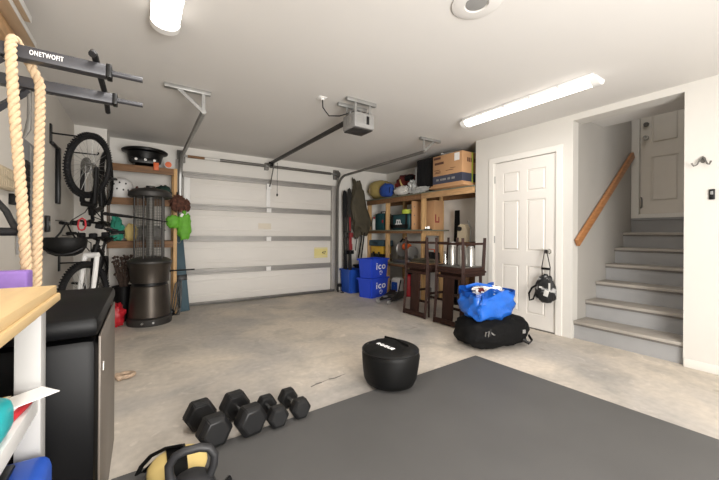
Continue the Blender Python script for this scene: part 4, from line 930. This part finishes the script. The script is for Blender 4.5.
V(-.64, -.625, -.88, 1.2615, .311, .6045).obj('shade_panel', 'black', wb); V(-.64, -.625, -.88, 1.2615, .651, .90).obj('shade_panel', 'black', wb)  # black sheets added in place of the deep shade under the bench
c = thing('foam_block', 'purple foam yoga block standing on the black bin by the workbench', 'yoga block', (-.452, 1.62, .826))
MB().box((0, 0, .074), (.235, .075, .147), bev=.008, seg=3).obj('block', 'purple', c)
c = thing('plastic_tub', 'turquoise plastic tub on the upper workbench shelf', 'tub', (-.305, 1.0, .6505))
MB().box((0, 0, .045), (.125, .16, .088), bev=.03, seg=3).obj('tub_body', 'teal', c); MB().bb(-.04, .04, -.05, .05, .0881, .096, .003).obj('lid', 'black', c)
c = thing('notebook', 'white notebook with a red cover on the bench shelf', 'notebook', (-.312, 1.17, .6505), (0, 0, R(-8)))
MB().box((0, 0, .008), (.125, .10, .014), bev=.003).obj('cover', 'red', c); MB().box((-.006, -.003, .0205), (.115, .095, .012), bev=.002).obj('pages', 'paper', c)
c = thing('loose_paper', 'white paper sheet jutting from the bench shelf toward the bin', 'paper', (-.275, 1.165, .6775), (0, 0, R(38)))
MB().bb(-.06, .085, -.035, .04, 0, .002).obj('sheet', 'paper', c)
c = thing('tape_reel', 'dark tape reel lying on the turquoise tub on bench shelf', 'tape', (-.305, 1.0, .747))
MB().lathe([(.02, 0), (.045, 0), (.045, .02), (.02, .02), (.02, .001)], n=28).obj('ring', 'blackmatte', c)
for k, lb in enumerate(('yellow pencil lying on the white notebook, nearer the bin', 'yellow pencil lying on the white notebook, nearer the tub')):
    c = thing('pencil', lb, 'pencil', (-.335, 1.15+k*.02, .6798), (0, 0, R(20+12*k)), 'pencils on the notebook')
    MB().cyl((-.06, 0, .004), (.05, 0, .004), .0035, n=6).obj('shaft', 'yellow', c); MB().cyl((.05, 0, .004), (.062, 0, .004), .0035, .0005, n=6).obj('tip', 'beige', c)
c = thing('tool_case', 'bright blue plastic tool case on the lower workbench shelf', 'tool case', (-.300, 1.09, .3105))
MB().box((0, 0, .095), (.19, .30, .19), bev=.03, seg=3).obj('case', 'blue', c); MB().bb(-.08, .03, -.13, .10, .1905, .205, .006).obj('handle', 'black', c)

# ------------------------------------------------------------------ bin, floor things
tc = thing('step_bin', 'tall black lidded bin with a steel side beside the workbench', 'bin', (-.283, 1.775, 0))
MB().bb(-.24, .155, -.36, .37, 0.0, .75, .03).obj('bin_body', 'binblack', tc)
MB().bb(-.248, .162, -.375, .385, .757, .825, .022).obj('lid', 'binblack', tc)
MB().bb(.1551, .163, -.33, .35, .03, .75, .003).obj('steel_side', 'silverside', tc)
MB().bb(.1631, .165, -.262, -.238, .605, .632, .0005).obj('sticker', 'paper', tc)
rg = thing('rope_toy', 'small pale curled rope toy lying on the concrete', 'rope toy', (-.105, 3.06, 0))
twisted([(-.05, .03, .02), (-.02, .055, .02), (.03, .045, .02), (.055, .01, .02), (.03, -.03, .02), (-.02, -.035, .02), (-.035, -.03, .02)], .016, 7, 'twist', rg, 'ragm', 60)
MB().lump((-.05, .025, .02), (.05, .05, .04), 2.2, .15, 3, 2, 16, False).lump((-.035, -.03, .02), (.05, .05, .04), 2.2, .15, 3, 5, 16, False).obj('knot', 'ragm', rg)
# exercise mat
b = MB(); b.prism([(-.112, 1.818), (2.53, 1.895), (2.645, -.6), (2.70, -1.8), (-.112, -1.8)], .012, Matrix.Translation((0, 0, .0005)))
tag(b.obj('gym_mat', 'mat', smooth=0), 'large dark grey rubber gym mat covering the near floor', 'mat')
b = MB(); pts = [(1.02, 2.165), (1.07, 2.185), (1.12, 2.19), (1.19, 2.207), (1.24, 2.20), (1.30, 2.213), (1.345, 2.222)]
for i, (p, q_) in enumerate(zip(pts, pts[1:])):
    wd = .006+.004*math.sin(i*2.3); b.prism([(p[0], p[1]-wd), (q_[0], q_[1]-wd), (q_[0], q_[1]+wd*.6), (p[0], p[1]+wd)], .0006, Matrix.Translation((0, 0, .0002)))
struct(b.obj('floor_crack', 'nose', smooth=0), 'dark crack in the concrete left of the sandbag')
# dumbbells
def dumbbell(label, x, y, ang, L, r, grp, hm):
    o = thing('dumbbell', label, 'dumbbell', (x, y-.055, .0085), (-math.asin(.0125/(L*.66)), 0, ang), grp); hl = L*.29; ap = r*math.cos(PI/6)
    for s in (-1, 1):
        b = MB(); y0, y1 = s*L/2, s*(L/2-hl); c_ = hl*.22
        def hexr(k, yy): return [b.bm.verts.new((k*r*math.cos(PI/3*i), yy, ap+k*r*math.sin(PI/3*i))) for i in range(6)]
        rr = [hexr(.72, y0), hexr(.80, y0-s*.004), hexr(1, y0-s*c_), hexr(1, y1+s*c_), hexr(.8, y1)]
        for a_, d_ in zip(rr, rr[1:]):
            for j in range(6): b.bm.faces.new((a_[j], a_[(j+1) % 6], d_[(j+1) % 6], d_[j]))
        b.bm.faces.new(rr[0]); b.bm.faces.new(rr[-1])
        bmesh.ops.recalc_face_normals(b.bm, faces=b.bm.faces[:])
        bmesh.ops.bevel(b.bm, geom=b.bm.edges[:], offset=r*.05, segments=2, affect='EDGES')
        b.obj('hex_head', 'hexr', o, 25)
    q = L/2-hl; MB().tube([(0, -q, ap), (0, -q*.6, ap), (0, 0, ap), (0, q*.6, ap), (0, q, ap)], [.014, .0145, .0175, .0145, .014], 14).obj('handle', hm, o)
dumbbell('large black hex dumbbell at the left end of the row', .295, 1.985, R(9), .33, .088, 'hex dumbbells in a row', 'chrome')
dumbbell('large black hex dumbbell standing second from the left end of the row', .482, 1.985, R(8), .33, .088, 'hex dumbbells in a row', 'chrome')
dumbbell('small black hex dumbbell next to the two large ones', .640, 1.95, R(2), .26, .064, 'hex dumbbells in a row', 'chrome')
dumbbell('small black hex dumbbell at the right end of the row', .785, 1.965, R(2), .26, .063, 'hex dumbbells in a row', 'chrome')
# kettlebells, ball, strap
def kettlebell(label, loc, rz, s, m):
    o = thing('kettlebell', label, 'kettlebell', loc, (0, 0, rz))
    MB().lathe([(.001, 0), (.06*s, .0), (.085*s, .02*s), (.10*s, .07*s), (.098*s, .11*s), (.08*s, .15*s), (.05*s, .172*s), (.001, .178*s)], n=36).obj('bell', m, o)
    MB().tube([(-.06*s, 0, .13*s), (-.085*s, 0, .19*s), (-.088*s, 0, .235*s), (-.065*s, 0, .27*s), (-.03*s, 0, .282*s), (.03*s, 0, .282*s), (.065*s, 0, .27*s), (.088*s, 0, .235*s), (.085*s, 0, .19*s), (.06*s, 0, .13*s)], [.020*s, .018*s, .0175*s, .0175*s, .0175*s, .0175*s, .0175*s, .0175*s, .018*s, .020*s], 14).obj('handle', m, o)
kettlebell('large dark grey kettlebell with a thick handle, on the near mat', (.165, 1.42, .0127), R(-8), .90, 'iron')
kettlebell('small black kettlebell at the right of the larger one', (.268, 1.315, .0127), R(60), .52, 'black')
c = thing('sand_ball', 'cream yellow sagging sand ball behind the large kettlebell', 'ball', (.135, 1.645, .0127))
b = MB(); b.lump((0, 0, .066), (.235, .20, .135), 2.1, .02, 2, 1, 36); b.obj('ball_shell', 'cream', c)
b = MB()
b.grid(lambda u, v: (-.045+.075*u, .104*math.cos(PI*v), .066+.071*math.sin(PI*v)), 6, 20); bmesh.ops.solidify(b.bm, geom=b.bm.faces[:], thickness=.003); b.obj('black_band', 'vinyl', c)
c = thing('exercise_strap', 'black looped exercise strap lying beside the cream ball', 'strap', (.07, 1.70, .02))
MB().tube([(-.085, .05, .018), (-.07, .045, .05), (-.035, .025, .095), (.02, -.01, .128), (.08, -.05, .142), (.092, -.065, .134), (.085, -.07, .122), (.04, -.03, .112), (-.005, .01, .085), (-.035, .04, .045), (-.06, .055, .016)], [.012, .011, .011, .011, .011, .011, .011, .010, .010, .011, .012], 8, closed=True, r2k=.55).obj('webbing', 'vinyl', c)
# sandbag
c = thing('sandbag', 'squat round black vinyl sandbag with a white word on top', 'sandbag', (1.528, 1.885, .0127), (0, 0, R(-3)))
b = MB(); b.lathe([(.001, 0), (.13, .002), (.175, .02), (.195, .06), (.206, .14), (.212, .22), (.205, .255), (.19, .268), (.12, .285), (.06, .290), (.001, .29)], n=56)
for v in b.bm.verts:
    a = math.atan2(v.co.y, v.co.x); k = noise.noise(v.co*7)*.5+noise.noise(v.co*16)*.25
    f = 1+.05*k; v.co.x *= f; v.co.y *= f
    if v.co.z > .2: v.co.z += .03*noise.noise(Vector((v.co.x*7, v.co.y*7, 3)))*(v.co.z-.2)/.09
b.obj('bag_body', 'vinyl', c, 60)
s = MB()
s.tube([(.205*math.cos(t), .205*math.sin(t), .252+.006*noise.noise(Vector((math.cos(t)*1.5, math.sin(t)*1.5, 5)))) for t in [i*2*PI/48 for i in range(48)]], .006, 6, closed=True); s.obj('seam', 'black', c)
MB().tube([(.04, .13, .285), (.06, .02, .292), (.07, -.12, .283)], .022, 6, r2k=.2).obj('top_strap', 'vinyl', c)
text_bm(MB(), 'ROGUE', .046, frame((-.075, -.04, .2955), (.15, -1, 0), (1, .15, 0)), .002).obj('lettering', 'text', c, 0)

# ------------------------------------------------------------------ lights, world, camera
def area(name, loc, size, power, rot=(0, 0, 0), col=(1, .972, .935), sy=None):
    l = bpy.data.lights.new(name, 'AREA'); l.energy = power; l.color = col; l.size = size
    if sy: l.shape = 'RECTANGLE'; l.size_y = sy
    o = bpy.data.objects.new(name, l); o.location = loc; o.rotation_euler = rot; C.objects.link(o); return o
area('strip_lamp', (3.02, 1.82, H-.10), .12, 8, sy=1.2)
area('strip_lamp_left', (.105, 1.65, H-.10), .12, 12, sy=1.2)
area('rear_fill', (1.6, -1.4, H-.05), .5, 22, sy=1.4)  # unseen fill light added behind the camera
area('bounce_flash', (.9, -1.6, .9), 1.6, 158, rot=(R(117), 0, R(-16)))
area('fill_flash', (.5, -1.3, 1.5), 1.2, 36, rot=(R(84), 0, R(-22)))
area('stair_fill', (4.9, 1.18, 3.6), .5, 4)  # weak unseen light added to lift the stairwell
w = bpy.data.worlds.new('world'); bpy.context.scene.world = w; w.use_nodes = True
w.node_tree.nodes['Background'].inputs[0].default_value = (.8, .8, .8, 1); w.node_tree.nodes['Background'].inputs[1].default_value = .3

cd = bpy.data.cameras.new('camera'); cam = bpy.data.objects.new('camera', cd); C.objects.link(cam)
cd.sensor_width = 36; cd.lens = 327/719*36; cd.clip_start = .05
yaw, roll = R(33.5), .0065
fw = Vector((math.sin(yaw), math.cos(yaw), 0)); rt0 = Vector((math.cos(yaw), -math.sin(yaw), 0)); up0 = Vector((0, 0, 1))
# the photographed horizon drops slightly to the right
rt = rt0*math.cos(roll)+up0*math.sin(roll); up = up0*math.cos(roll)-rt0*math.sin(roll)
cam.matrix_world = Matrix((rt, up, -fw)).transposed().to_4x4()
cam.location = (0, 0, 1.11)
cd.shift_y = -6/719
bpy.context.scene.camera = cam
sc = bpy.context.scene
sc.view_settings.view_transform = 'Standard'; sc.view_settings.look = 'None'; sc.view_settings.exposure = 0.12
